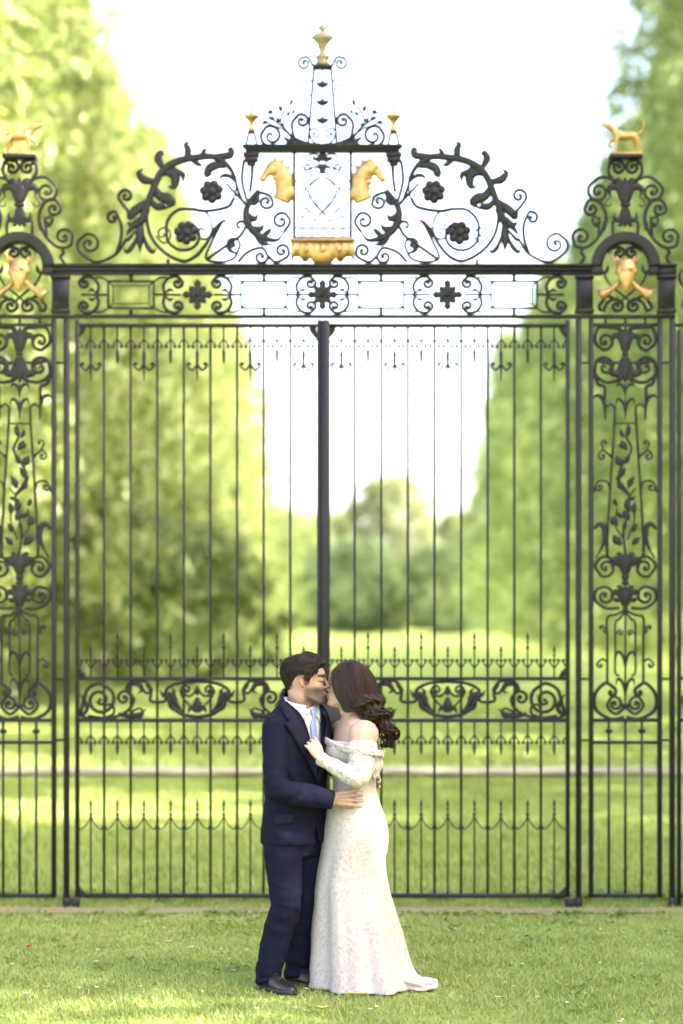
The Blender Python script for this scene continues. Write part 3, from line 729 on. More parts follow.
strip('path', path_m, 29.3, 30.5, .045, -120, 120, 700, .5)

# ------------------------------------------------------------------ grass
def blades(name, n, x0, x1, y0, y1, h0, h1, w, m, keep=None, lean=.6, zf=None, seed=1, clump=0.0):
    rs = np.random.RandomState(seed)
    X = rs.uniform(x0, x1, n); Y = rs.uniform(y0, y1, n)
    k = np.ones(n, bool)
    if keep is not None: k &= keep(X, Y, rs)
    X = X[k]; Y = Y[k]; n = len(X)
    hm = .62 + .85 * (np.sin(X * 5.1 + np.sin(Y * 3.3) * 2) * np.sin(Y * 4.3 + np.sin(X * 2.7) * 2) * .5 + .5)
    H = rs.uniform(h0, h1, n) * hm; A = rs.uniform(0, 2 * np.pi, n); le = rs.uniform(.1, lean, n) * H
    dx = np.cos(A); dy = np.sin(A); B = A + np.pi / 2 + rs.uniform(-.6, .6, n); wx = np.cos(B) * w * .5; wy = np.sin(B) * w * .5
    wv = rs.uniform(.7, 1.3, n); wx *= wv; wy *= wv
    Z = np.full(n, -.005)
    V = np.empty((n, 5, 3), np.float32)
    V[:, 0] = np.stack([X - wx, Y - wy, Z], 1); V[:, 1] = np.stack([X + wx, Y + wy, Z], 1)
    V[:, 2] = np.stack([X + wx * .8 + dx * le * .35, Y + wy * .8 + dy * le * .35, Z + H * .6], 1)
    V[:, 3] = np.stack([X - wx * .8 + dx * le * .35, Y - wy * .8 + dy * le * .35, Z + H * .6], 1)
    V[:, 4] = np.stack([X + dx * le, Y + dy * le, Z + H], 1)
    b = np.arange(n)[:, None] * 5
    lp = np.concatenate([b + np.array([[0, 1, 2, 3]]), b + np.array([[3, 2, 4]])], 1).ravel()
    st = (np.arange(n)[:, None] * 7 + np.array([[0, 4]])).ravel(); to = np.tile([4, 3], n)
    me = np_mesh(name, V.reshape(-1, 3), lp, st, to)
    o = link(name, me, m); return o
def keep_near(X, Y, rs):
    soil = (Y > 15.80 + .08 * np.sin(X * 3.1)) & (Y < 16.14)
    pch = .5 + .5 * np.sin(X * 2.3 + 1) * np.sin(X * 5.7 + .4)
    return ~(soil & (rs.uniform(0, 1, len(X)) < .30 + .55 * pch))
g1 = blades('grass', 290000, -3.7, 3.7, 9.8, 16.9, .014, .038, .0060, M['blade'], keep_near, 1.6, seed=3)
tag(g1, 'short mown green grass around the couple', 'grass', kind='stuff')
g2_ = blades('grass', 150000, -7, 7, 16.5, 28.8, .03, .07, .011, M['blade'], None, .9, seed=4)
tag(g2_, 'lawn grass beyond the gate', 'grass', kind='stuff')
g3 = blades('grass', 90000, -14, 14, 31.2, 62, .05, .09, .03, M['blade'], None, .9, seed=5)
tag(g3, 'lawn grass beyond the path', 'grass', kind='stuff')

# weeds along the foot of the gate
def weeds():
    rs = np.random.RandomState(9); mb = MB()
    for i in range(330):
        x = rs.uniform(-3.6, 3.6); y = 16.42 + abs(rs.normal(0, .22)); 
        if rs.rand() < .25: y = 15.72 + rs.uniform(-.1, .06)
        hh = rs.uniform(.02, .13) if y > 16 else rs.uniform(.01, .03)
        for k in range(rs.randint(4, 10)):
            a = rs.uniform(0, 6.28); ln = rs.uniform(.03, .08); w = rs.uniform(.008, .02)
            d = Vector((math.cos(a), math.sin(a), 0)); s = Vector((-d.y, d.x, 0)); z = rs.uniform(.2, 1) * hh
            p0 = Vector((x, y, z * .6)) + d * .01; p1 = p0 + d * ln * .5 + Vector((0, 0, ln * .5)); p2 = p0 + d * ln + Vector((0, 0, ln * rs.uniform(.1, .6)))
            mb.add([p0, p1 + s * w, p2, p1 - s * w], [(0, 1, 2, 3)])
    for i in range(420):
        x = rs.uniform(-2.7, 2.7); y = rs.uniform(11.4, 15.75); k_ = .8 + .8 * (mnoise.noise(Vector((x * 1.3, y * 1.3, 4))) > .05)
        for k in range(rs.randint(3, 8)):
            a = rs.uniform(0, 6.28); ln = rs.uniform(.016, .034) * k_; w = rs.uniform(.005, .010) * k_; d = Vector((math.cos(a), math.sin(a), 0)); s = Vector((-d.y, d.x, 0))
            p0 = Vector((x, y, .016)) + d * .006; p1 = p0 + d * ln * .5 + Vector((0, 0, ln * .5)); p2 = p0 + d * ln + Vector((0, 0, ln * .35))
            mb.add([p0, p1 + s * w, p2, p1 - s * w], [(0, 1, 2, 3)])
    o = mb.build('weeds', M['weed']); tag(o, 'low leafy weeds along the foot of the gate and in the lawn', 'weeds', kind='stuff')
weeds()
# fallen petals and leaves on the lawn
def flat_leaf(mb, x, y, r, a, z=.03, curl_=.3):
    pts = []; n = 9
    for i in range(n):
        t = i / (n - 1); w = math.sin(math.pi * t) ** .8 * .42 * r; u = (t - .5) * r * 1.6
        pts.append((u, w, t))
    vs = []
    for u, w, t in pts:
        for s in (-1, 0, 1):
            q = Vector((u, s * w, curl_ * r * (abs(s) * .35 + (t - .5) ** 2)))
            vs.append((x + q.x * math.cos(a) - q.y * math.sin(a), y + q.x * math.sin(a) + q.y * math.cos(a), z + q.z))
    fs = [(i * 3 + k, (i + 1) * 3 + k, (i + 1) * 3 + k + 1, i * 3 + k + 1) for i in range(n - 1) for k in range(2)]
    mb.add(vs, fs)
pet = simple('petal', [(.3, (.62, .55, .40)), (.7, (.78, .72, .60))], 30, .7, 0, 0)
lf_y = simple('dry_leaf_yellow', [(.3, (.42, .30, .09)), (.7, (.55, .38, .16))], 30, .7, 0, .2); lf_r = simple('dry_leaf_red', [(.3, (.30, .07, .03)), (.7, (.42, .13, .05))], 30, .7, 0, .2)
def gpx(px, py):       # ground point seen at a pixel
    Y = F_PX * EYE / (py - HOR); return ((px - 341.5) * Y / F_PX, Y)
mb = MB(); rs = np.random.RandomState(21)
for i in range(120):
    x = rs.uniform(-2.6, 2.6); y = rs.uniform(11.3, 15.7); flat_leaf(mb, x, y, rs.uniform(.010, .024), rs.uniform(0, 6.3), .034, .4)
tag(mb.build('petals', pet), 'tiny pale petals scattered on the grass', 'petals', kind='stuff')
for (px, py, r, m, lb) in ((29, 953, .045, lf_r, 'red brown dry leaf lying on the grass at left'), (47, 955, .028, lf_y, 'tiny orange leaf on the grass beside the red brown leaf'),
                           (352, 1002, .06, lf_y, 'curled tan leaf on the grass below the hem of the dress'), (323, 1016, .05, lf_y, 'pale yellow leaf at the bottom edge in front of the couple'),
                           (46, 995, .03, lf_y, 'orange leaf lying on the grass at lower left'), (603, 941, .045, lf_y, 'orange tan leaf lying on the grass at right')):
    x, y = gpx(px, py); mb = MB(); flat_leaf(mb, x, y, r, px * .7, .036, .5)
    if r > .055: flat_leaf(mb, x + .05, y + .01, r * .8, 2.4, .034, .6)
    o = mb.build('fallen_leaf', m, None, (x, y, 0)); tag(o, lb, 'leaf', 'fallen leaves')

# ------------------------------------------------------------------ trees
def crown_mesh(name, H, Rr, nclump, per, size, seed, shape='hedge', base=.012):
    rs = np.random.RandomState(seed); P = []
    t = rs.uniform(base, 1, nclump) ** .9; a = rs.uniform(0, 2 * np.pi, nclump)
    if shape == 'hedge': r = Rr * (1 - t) ** .5 * (.72 + .28 * np.minimum(1, t / .12))
    else: r = Rr * np.sqrt(np.maximum(0, 1 - ((t - .52) / .5) ** 2))
    lob = .80 + .16 * np.sin(a * 3 + t * 9 + seed) + .14 * np.sin(a * 5 - t * 17 + 2 * seed) + .08 * np.sin(a * 9 + t * 31)
    depth = np.where(rs.rand(nclump) < .8, rs.uniform(.8, 1.06, nclump), rs.uniform(.3, .8, nclump))
    rr = r * lob * depth
    cx = rr * np.cos(a); cy = rr * np.sin(a); cz = t * H
    cr_ = rs.uniform(.28, .85, nclump) * (Rr / 5.5)
    n = nclump * per
    off = rs.normal(0, .5, (nclump, per, 3)) * cr_[:, None, None]; off[:, :, 2] = off[:, :, 2] * .8 - np.abs(rs.normal(0, .35, (nclump, per))) * cr_[:, None]
    C = (np.stack([cx, cy, cz], 1)[:, None, :] + off).reshape(-1, 3)
    C[:, 2] = np.maximum(C[:, 2], .08)
    # leaf = lens shaped quad with a random lie, mostly drooping
    d = rs.normal(0, 1, (n, 3)); d[:, 2] -= .7; d /= np.linalg.norm(d, axis=1)[:, None]
    e = rs.normal(0, 1, (n, 3)); e -= d * (e * d).sum(1)[:, None]; e /= np.linalg.norm(e, axis=1)[:, None]
    s = rs.uniform(.6, 1.3, n)[:, None] * size
    V = np.empty((n, 4, 3), np.float32)
    V[:, 0] = C - d * s; V[:, 1] = C + e * s * .55; V[:, 2] = C + d * s; V[:, 3] = C - e * s * .55
    V[:, :, 2] = np.maximum(V[:, :, 2], .02)
    return np_mesh(name, V.reshape(-1, 3), np.arange(n * 4), np.arange(n) * 4, np.full(n, 4))
def trunk_mesh(name, H, r, seed, limbs=9):
    rs = np.random.RandomState(seed); mb = MB()
    sp = [Vector((rs.normal(0, .12), rs.normal(0, .12), H * k / 6)) for k in range(7)]; sp[0] = Vector((0, 0, -.1))
    mb.tube(cr(sp, 4), [r * 1.35, r, r * .85, r * .6, r * .35, r * .12], 10)
    for k in range(limbs):
        z = H * rs.uniform(.15, .8); a = rs.uniform(0, 6.28); ln = (1 - z / H) * H * .22 + .8
        p = Vector((0, 0, z)); d = Vector((math.cos(a), math.sin(a), rs.uniform(.3, .8)))
        mb.tube(cr([p, p + d * ln * .5, p + d * ln + Vector((0, 0, -.3 * ln * .4))], 4), [r * .35, r * .22, r * .06], 7)
    return mb.mesh(name)
KIND = {}
for key, args, tr in (
    ('hedge1', (23, 5.6, 1150, 27, .14, 1), (20, .42, 1)), ('hedge2', (21, 5.3, 1150, 27, .14, 2), (19, .40, 2)), ('hedge3', (24, 5.5, 1150, 27, .14, 3), (21, .45, 3)),
    ('round1', (17, 6.0, 900, 44, .16, 5, 'round'), (13, .4, 5)), ('round2', (11, 6.2, 420, 44, .17, 6, 'round', .02), (8, .35, 6)), ('shrub', (4.2, 3.2, 170, 44, .12, 8), (3, .12, 8))):
    KIND[key] = (crown_mesh(key + '_crown', *args), trunk_mesh(key + '_trunk', *tr))
CROWN = {}
def tree(kind, x, y, rz, s, m, label, group, cat='tree', name='leafy_tree', sz=None):
    t = thing(name, label, cat, (x, y, 0), group)
    t.rotation_euler.z = rz; t.scale = (s, s, sz or s)
    cm, tm = KIND[kind]
    key = (kind, m)
    if key not in CROWN:
        c = cm if not any(k[0] == kind for k in CROWN) else cm.copy()
        c.materials.clear(); c.materials.append(M[m]); CROWN[key] = c
    if not tm.materials: tm.materials.append(M['bark'])
    for nm, me in (('crown', CROWN[key]), ('trunk', tm)):
        o = bpy.data.objects.new(nm, me); COL.objects.link(o); o.parent = t
    return t
rs = np.random.RandomState(33)
hk = ['hedge1', 'hedge2', 'hedge3']
# left row: lit by the sun, yellow green
LY = [20, 29, 38, 47, 56, 65, 74, 83, 92, 101, 111, 121, 132, 143, 155, 168, 182, 197]
for i, y in enumerate(LY):
    lb = 'tall yellow green leafy tree in the left row of the avenue behind the gate'
    if y == 65: lb = 'nearest broad yellow green tree of the left row, reaching the top edge'
    tree(hk[i % 3], -10.6 + rs.uniform(-.5, .5) + (1.0 if y > 120 else 0), y + rs.uniform(-1, 1), rs.uniform(0, 6.28), rs.uniform(1.02, 1.14), 'leaf_a', lb, 'left avenue row', sz=1.22 if y < 100 else 1.1)
RY = [20.8, 28.0, 36.0, 45, 54, 63, 72, 81, 90, 99, 108, 118, 128, 139, 150, 162, 175, 189, 204, 220]
for i, y in enumerate(RY):
    lb = 'tall mid green leafy tree in the right row of the avenue behind the gate'
    if y == 81: lb = 'nearest tall green tree of the right row, rising beside the right pier'
    tree(hk[(i + 1) % 3], (15.6 if y < 40 else 15.2) + rs.uniform(-.5, .5), y + (rs.uniform(-1, 1) if y > 40 else 0), rs.uniform(0, 6.28), rs.uniform(.93, 1.05) * (1 if y < 40 else 1.16 if y < 130 else 1.05), 'leaf_b', lb, 'right avenue row', sz=1.0 if y < 40 else 1.5 if y < 112 else 1.15)
for (x, y, s, lb) in ((15.3, 10.3, 1.06, 'broad round unseen tree placed to shade the couple, right of them'), (18.5, 9.4, 1.12, 'second unseen round tree placed for shade behind the first, right of the couple'), (15.4, -3.5, 1.0, 'unseen round shade tree far to the right behind the camera')):  # trees out of view, put in to cast shade over the couple and gate
    tree('round1', x, y, 1.3 * x, s, 'leaf_b', lb, 'unseen shade trees by the lawn')
for (k, x, y, s, m, lb, sz) in (
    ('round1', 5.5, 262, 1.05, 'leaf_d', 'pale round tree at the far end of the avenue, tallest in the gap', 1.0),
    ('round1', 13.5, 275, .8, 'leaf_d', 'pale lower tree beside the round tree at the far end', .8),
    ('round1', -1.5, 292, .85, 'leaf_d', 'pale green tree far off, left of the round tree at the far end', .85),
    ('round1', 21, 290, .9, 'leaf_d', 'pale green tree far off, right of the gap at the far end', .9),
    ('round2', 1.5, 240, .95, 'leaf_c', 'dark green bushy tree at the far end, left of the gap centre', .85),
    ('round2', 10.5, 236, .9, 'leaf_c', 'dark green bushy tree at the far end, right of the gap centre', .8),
    ('round2', -7, 250, 1.0, 'leaf_b', 'green far tree peeping past the end of the left row', 1.2),
    ('round2', 20, 250, 1.0, 'leaf_b', 'green far tree behind the end of the right row', 1.3)):
    tree(k, x, y, rs.uniform(0, 6.28), s, m, lb, 'trees closing the avenue', sz=sz)
for (x, y, s) in ((-9.4, 58, 1.15), (-6.9, 66, 1.25), (-8.2, 52, .9), (-5.9, 79, 1.2), (-5.4, 95, 1.3), (-8.0, 73, 1.7)):
    tree('shrub', x, y, rs.uniform(0, 6.28), s, 'leaf_e', 'low green bush at the foot of the left row, behind the left pier', 'bushes under the left row', 'bush', 'garden_bush')
# far wood closing the horizon
mbw = crown_mesh('far_wood', 9, 9, 900, 40, .35, 12, 'round')
vw = coords(mbw); vw[:, 0] *= 22; vw[:, 1] = vw[:, 1] * 2 + 330; set_coords(mbw, vw)
o = link('far_wood', mbw, M['leaf_b']); tag(o, 'distant band of woodland closing the view', 'woodland', kind='stuff')

# ------------------------------------------------------------------ light, sky, camera
SUN_EL = 37; SUN_AZ = 112        # azimuth from +Y towards +X
w = bpy.data.worlds.new('World'); sc.world = w; w.use_nodes = True
nt = w.node_tree; sky = nt.nodes.new('ShaderNodeTexSky'); sky.sky_type = 'NISHITA'; sky.sun_disc = False
sky.sun_elevation = R(SUN_EL); sky.sun_rotation = R(SUN_AZ); sky.dust_density = 3.0; sky.air_density = .8; sky.ozone_density = .3
L(nt, mixc(nt, 1.0, sky.outputs[0], (1.0, .905, .82), 'MULTIPLY'), nt.nodes['Background'].inputs['Color']); nt.nodes['Background'].inputs['Strength'].default_value = .15
sd = bpy.data.lights.new('sun', 'SUN'); sd.energy = 3.3; sd.angle = R(.6); sd.color = (1, .965, .91)
so = bpy.data.objects.new('sun', sd); COL.objects.link(so)
dirv = Vector((math.sin(R(SUN_AZ)) * math.cos(R(SUN_EL)), math.cos(R(SUN_AZ)) * math.cos(R(SUN_EL)), math.sin(R(SUN_EL))))
so.rotation_euler = dirv.to_track_quat('Z', 'Y').to_euler(); so.location = dirv * 40
cd = bpy.data.cameras.new('camera'); co = bpy.data.objects.new('camera', cd); COL.objects.link(co)
co.location = (0, 0, EYE); co.rotation_euler = (R(90), 0, 0)
cd.sensor_fit = 'VERTICAL'; cd.sensor_height = 36; cd.sensor_width = 24; cd.lens = 85; cd.shift_y = (HOR - 512) / 1024
cd.clip_start = .1; cd.clip_end = 3000
cd.dof.use_dof = True; cd.dof.focus_distance = 12.65; cd.dof.aperture_fstop = 1.25
sc.camera = co
vs_ = sc.view_settings; sc.display_settings.display_device = 'sRGB'; vs_.view_transform = 'Standard'; vs_.look = 'None'; vs_.gamma = 1; vs_.use_curve_mapping = False; vs_.exposure = 3.25
cy = sc.cycles; cy.max_bounces = 8; cy.diffuse_bounces = 4; cy.transmission_bounces = 4; cy.transparent_max_bounces = 12; cy.use_denoising = True
cy.caustics_reflective = False; cy.caustics_refractive = False; cy.sample_clamp_indirect = 8
# ------------------------------------------------------------------ people
CY = 12.7; CK = 190.4
def C2(px, py, y=0.0): return Vector(((px - 341.5) / CK, CY + y, (985 - py) / CK))
def W(x, y, z): return Vector((x, CY + y, z))
def attr_color(me, cols):
    a = me.color_attributes.new('tone', 'FLOAT_COLOR', 'POINT')
    c = np.ones((len(me.vertices), 4), np.float32); c[:, :3] = cols
    a.data.foreach_set('color', c.ravel())
def skin_mat(name):
    m, nt, b = mat(name)
    at = N(nt, 'ShaderNodeVertexColor', layer_name='tone')
    v = objco(nt); f = noise_tex(nt, v, 55, 4)
    c = mixc(nt, .5, at.outputs['Color'], ramp(nt, f, [(.3, (.86, .80, .78)), (.7, (1.0, 1.0, 1.0))]), 'MULTIPLY')
    L(nt, c, b.inputs['Base Color']); b.inputs['Roughness'].default_value = .5
    b.inputs['Subsurface Weight'].default_value = .18; b.inputs['Subsurface Scale'].default_value = .012
    b.inputs['Subsurface Radius'].default_value = (1, .35, .2)
    bump(nt, b, noise_tex(nt, v, 420, 3), .12, .002); return m
M['skin'] = skin_mat('skin')
def hair_mat(name, c0, c1, c2, rough=.38):
    m, nt, b = mat(name); g = nt.nodes.new('ShaderNodeNewGeometry')
    L(nt, ramp(nt, g.outputs['Random Per Island'], [(.1, c0), (.55, c1), (.95, c2)]), b.inputs['Base Color'])
    b.inputs['Roughness'].default_value = rough; b.inputs['Specular IOR Level'].default_value = .3; return m
M['hair_m'] = hair_mat('dark_hair', (.008, .0045, .0036), (.015, .0085, .0066), (.030, .0175, .013), .42)
M['hair_w'] = hair_mat('brown_hair', (.0095, .0035, .0025), (.021, .0078, .0053), (.047, .0185, .0118), .38)

def sell(c, A, B, n=40, ex=2.2, fr=None):
    """closed ring: c + A cos + B sin, superellipse"""
    out = []
    for k in range(n):
        a = 2 * math.pi * k / n; ca, sa = math.cos(a), math.sin(a)
        q = (abs(ca) ** ex + abs(sa) ** ex) ** (-1 / ex)
        out.append(c + A * (ca * q) + B * (sa * q))
    return out
def dirs(yaw):       # facing, right hand side
    d = Vector((math.cos(yaw), math.sin(yaw), 0)); return d, Vector((d.y, -d.x, 0))

HEAD = [  # z, front, back, half width
    (-.128, .068, .026, .022), (-.118, .092, .004, .036), (-.100, .099, -.024, .047), (-.082, .095, -.050, .056), (-.060, .094, -.072, .063), (-.035, .094, -.090, .069),
    (-.012, .089, -.100, .073), (.006, .0875, -.104, .0755), (.024, .096, -.107, .0765), (.045, .0985, -.108, .077), (.070, .091, -.103, .0745), (.092, .074, -.090, .066), (.108, .050, -.070, .050), (.119, .018, -.040, .026), (.122, .0, -.02, .006)]
def head_ring(z, f, b, w, n=36, grow=0.0):
    out = []; m = -.012
    for k in range(n):
        a = 2 * math.pi * k / n; ca, sa = math.cos(a), math.sin(a); ex = 2.15
        q = (abs(ca) ** ex + abs(sa) ** ex) ** (-1 / ex)
        x = m + (f - m) * ca * q if ca > 0 else m + (m - b) * ca * q
        out.append(Vector((x, w * sa * q, z)) * 1.0)
    if grow: out = [p + Vector((p.x - m, p.y, 0)).normalized() * grow for p in out]
    return out
def head_mb(T, sx=1.0, male=True):
    mb = MB(); S = lambda p: T @ Vector((p[0] * sx, p[1], p[2]))
    mb.rings([[S(p) for p in head_ring(*h)] for h in HEAD])
    t = lambda pts, r, n=10, fl=None: mb.tube([S(p) for p in pts], r, n, flat=fl)
    k = 1.0 if male else .86
    t([(.090, 0, .032), (.101, 0, .006), (.112 * (1 if male else .985), 0, -.016), (.117 * (1 if male else .985), 0, -.028)], [.008, .0085 * k, .0105 * k, .0112 * k])
    for e in (-1, 1):
        mb.ball(S((.101, e * .0115, -.030)), .0088 * k, nu=10, nv=7)
        mb.ball(S((.0765, e * .033, .009)), (.0145, .0175, .0135))              # closed lid
        t([(.094, e * .008, .032), (.094, e * .03, .036), (.079, e * .05, .030)], [.008 * k, .0095 * k, .006])
        mb.ball(S((.056, e * .040, -.030)), (.026, .027, .03))
        t([(-.004, e * .046, -.066), (.040, e * .039, -.094), (.078, e * .018, -.112)], [.016, .015, .015] if male else [.011, .011, .012])
        # ear
        ec = (-.012, e * .079, -.002)
        mb.tube([S((ec[0] + dx, ec[1] + e * dy, ec[2] + dz)) for dx, dy, dz in ((.010, -.004, -.012), (.014, 0, .010), (.008, .006, .026), (-.006, .010, .031), (-.018, .010, .020), (-.017, .007, .002), (-.009, .002, -.018), (.000, -.002, -.028), (.007, -.004, -.024))], .0048, 8)
        mb.ball(S((ec[0] - .002, ec[1] - e * .004, ec[2])), (.013, .005, .024)); 
    t([(.088, -.026, -.061), (.099, -.012, -.058), (.1035, 0, -.0565), (.099, .012, -.058), (.088, .026, -.061)], [.003, .006, .0065, .006, .003])
    t([(.088, -.024, -.063), (.097, -.011, -.069), (.100, 0, -.070), (.097, .011, -.069), (.088, .024, -.063)], [.003, .0065, .0078, .0065, .003])
    mb.ball(S((.086, 0, -.104)), (.017, .022, .018))
    return mb
def limb(mb, pts, rad, n=18, sub=5, flat=None, up=None): mb.tube(cr(pts, sub), rad, n, flat=flat, up=up)
def hand(mb, wrist, fd, pn, side, curlf=.5, spread=1.0, sc_=1.0, thumb_out=.6, flens=(.070, .078, .073, .058)):
    """fd: finger direction, pn: outward normal of the palm (towards what it touches), side +1/-1: where the thumb sits along fd x pn"""
    fd = Vector(fd).normalized(); pn = Vector(pn); pn = (pn - fd * pn.dot(fd)).normalized(); lat = fd.cross(pn) * side
    w0 = Vector(wrist)
    # palm: flattened tube
    p1 = w0 + fd * .085 * sc_
    for k in range(4):
        o = lat * (.030 - .020 * k) * sc_
        mb.tube([w0 + o * .55, w0 + fd * .045 * sc_ + o * .9, p1 + o], [.0135 * sc_, .0145 * sc_, .0125 * sc_], 12)
    mb.tube([w0 - fd * .03, w0 + fd * .02], [.024 * sc_, .025 * sc_], 14, flat=(1, .8))
    for k in range(4):
        o = lat * (.031 - .0205 * k) * sc_; ang = (1.5 - k) * .10 * spread
        d = (fd + lat * ang).normalized(); ln = flens[k] * sc_; b = p1 + o - fd * .012
        c1 = curlf * (.6 + .12 * k)
        d2 = (d * math.cos(c1) + pn * math.sin(c1)); d3 = (d * math.cos(c1 * 1.9) + pn * math.sin(c1 * 1.9))
        q = [b, b + d * (ln * .46 + .012)]; q.append(q[1] + d2 * ln * .32); q.append(q[2] + d3 * ln * .26)
        mb.tube(q, [.0100 * sc_, .0099 * sc_, .0092 * sc_, .0082 * sc_], 10); mb.ball(q[-1], .0082 * sc_, nu=10, nv=6)
    tb = w0 + fd * .022 * sc_ + lat * .028 * sc_; td = (fd * (1 - thumb_out * .5) + lat * thumb_out + pn * .3).normalized()
    q = [tb - lat * .012, tb + td * .034 * sc_, tb + td * .034 * sc_ + (td * .75 + fd * .5).normalized() * .030 * sc_, tb + td * .034 * sc_ + (td * .6 + fd * .7).normalized() * .052 * sc_]
    mb.tube(q, [.0150 * sc_, .0115 * sc_, .0098 * sc_, .0078 * sc_], 10); mb.ball(q[-1], .0076 * sc_, nu=10, nv=6)
def head_T(c, yaw, pitch, roll):
    return Matrix.Translation(c) @ Matrix.Rotation(yaw, 4, 'Z') @ Matrix.Rotation(pitch, 4, 'Y') @ Matrix.Rotation(roll, 4, 'X')
def sstep(x, a, b): 
    t = np.clip((x - a) / (b - a), 0, 1); return t * t * (3 - 2 * t)
def head_local(co, T, sx):
    Ti = np.array(T.inverted()); h = np.c_[co, np.ones(len(co))] @ Ti.T; q = h[:, :3].copy(); q[:, 0] /= sx; return q
def paint(me, T, sx, base, male):
    co = coords(me); q = head_local(co, T, sx); x, y, z = q.T; ay = np.abs(y)
    col = np.tile(np.array(base, np.float32), (len(co), 1))
    near = (np.linalg.norm(q - np.array([0, 0, 0]), axis=1) < .17)
    def blend(mask, c, k): 
        w_ = (mask * k * near)[:, None]; col[:] = col * (1 - w_) + np.array(c, np.float32) * w_
    blend(np.exp(-(((x - .075) / .03) ** 2 + ((ay - .045) / .022) ** 2 + ((z + .03) / .02) ** 2)), (base[0] * 1.0, base[1] * .76, base[2] * .72), .35)   # cheek
    blend(sstep(x, .104, .114) * (z > -.045) * (z < 0), (base[0], base[1] * .8, base[2] * .75), .3)
    blend((ay > .074) * (np.abs(x + .01) < .03) * (np.abs(z) < .035), (base[0], base[1] * .74, base[2] * .68), .5)
    if male:
        beard = sstep(-z, .020, .048) * (1 - sstep(-z, .135, .150)) * sstep(x, -.020, .012) * (1 - np.exp(-(((ay) / .010) ** 2 + ((z + .043) / .01) ** 2)) * .3)
        blend(beard, (.050, .034, .030), .80)
        blend(sstep(-z, .080, .098) * (1 - sstep(-z, .135, .150)) * sstep(x, .0, .04), (.05, .034, .030), .55)
        mo = np.exp(-(((z + .046) / .009) ** 2)) * (ay < .032) * (x > .08); blend(mo, (.10, .065, .055), .5)
        sb = (np.abs(x - .008) < .016) * sstep(z, -.045, .0) * (z < .06) * (ay > .05); blend(sb, (.05, .03, .025), .6)
    lip = (x > .092) * (ay < .027) * np.exp(-((z + .0635) / .0095) ** 4); blend(lip, (.34, .14, .12) if male else (.40, .12, .12), .75)
    bz = .037 - .15 * np.clip(ay - .03, 0, 1) * 1.2; brow = (x > .05) * sstep(ay, .006, .012) * (1 - sstep(ay, .056, .064)) * np.exp(-((z - bz + .001) / (.0098 if male else .0052)) ** 4); blend(brow, (.025, .015, .012), 1 if male else .75)
    lash = (x > .06) * (ay > .014) * (ay < .056) * np.exp(-((z - .0005) / .0046) ** 2); blend(lash, (.03, .018, .015), .9)
    attr_color(me, np.clip(col, 0, 1))
def person_part(name, me, m, root, parent=None):
    o = ORIG[root.name]; set_coords(me, coords(me) - np.array(o, np.float32)); return link(name, me, m, parent or root, o)
def fold(me, amp, freq, stretch=(1, 1, 1), fn=None):
    co = coords(me); nr = normals(me); out = co.copy(); s = Vector(stretch)
    for i in range(len(co)):
        p = Vector(co[i]); a = amp * (fn(p) if fn else 1)
        if a: 
            q = Vector((p.x * s.x, p.y * s.y, p.z * s.z)) * freq
            out[i] += nr[i] * a * (mnoise.noise(q) + .45 * mnoise.noise(q * 2.1))
    set_coords(me, out)

# ======================== the groom
MY = R(-38); md, mr = dirs(MY)
mroot = thing('person', 'groom in a navy suit and pale blue tie, kissing the bride on the grass', 'person', W(-.28, -.02, 0))
mT = head_T(C2(305.4, 678.6, -.012), R(0), R(1), R(-5)) @ Matrix.Diagonal((1, .97, .955, 1)); mSX = 1.06
mb = head_mb(mT, mSX, True)
mNeck = W(-.213, .01, 1.472)
limb(mb, [mT @ Vector((-.034, 0, -.035)), mT @ Vector((-.030, 0, -.09)), mNeck + Vector((.0, 0, .02)), mNeck - Vector((.015, 0, .08))], [.060, .060, .064, .078], 20)
limb(mb, [mT @ Vector((.03, 0, -.10)), mT @ Vector((-.01, 0, -.13)), mNeck + md * .04], [.034, .045, .05], 14)
tor = [(1.44, .12, .07, -.228), (1.36, .165, .085, -.236), (1.24, .165, .095, -.238), (1.03, .15, .095, -.238), (.86, .16, .10, -.245), (.78, .15, .10, -.25)]
mb.rings([sell(W(x, .005, z), mr * w_, md * d_, 30) for z, w_, d_, x in tor])
mShN = W(-.236, .0, 1.385) + mr * .166; mElN = C2(276.5, 783, -.255); mWrN = C2(334.5, 794.5, -.205)
mShF = W(-.236, .0, 1.385) - mr * .166; mElF = W(-.02, .30, 1.12); mWrF = W(.165, .245, 1.07)
limb(mb, [mShN, (mShN + mElN) / 2, mElN], [.05, .045, .038], 14); limb(mb, [mElN, mElN.lerp(mWrN, .3), mWrN], [.038, .040, .027], 14)
limb(mb, [mShF, (mShF + mElF) / 2, mElF], [.05, .045, .038], 14); limb(mb, [mElF, mElF.lerp(mWrF, .3), mWrF], [.038, .040, .027], 14)
hand(mb, mWrN + Vector((-.012, .006, .008)), (1, .10, .03), (0.06, 1, .0), -1, .16, 1.1, 1.02, .30, (.062, .072, .067, .052))
hand(mb, mWrF, (.30, -.95, .12), (-.95, -.25, 0), 1, .45, .8, .98)
mHipN = W(-.262, 0, .82) + mr * .085; mHipF = W(-.262, 0, .82) - mr * .085
mKnN = C2(287, 902, -.12); mAnN = C2(268.5, 968, -.085); mKnF = C2(305, 903, .055); mAnF = C2(296, 967, .085)
for h, k_, a_ in ((mHipN, mKnN, mAnN), (mHipF, mKnF, mAnF)):
    limb(mb, [h, (h + k_) / 2, k_], [.070, .060, .042], 14); limb(mb, [k_, k_.lerp(a_, .35), a_], [.042, .042, .034], 14)
fd_ = Vector((math.cos(R(-52)), math.sin(R(-52)), 0)); fd2 = Vector((math.cos(R(-42)), math.sin(R(-42)), 0))
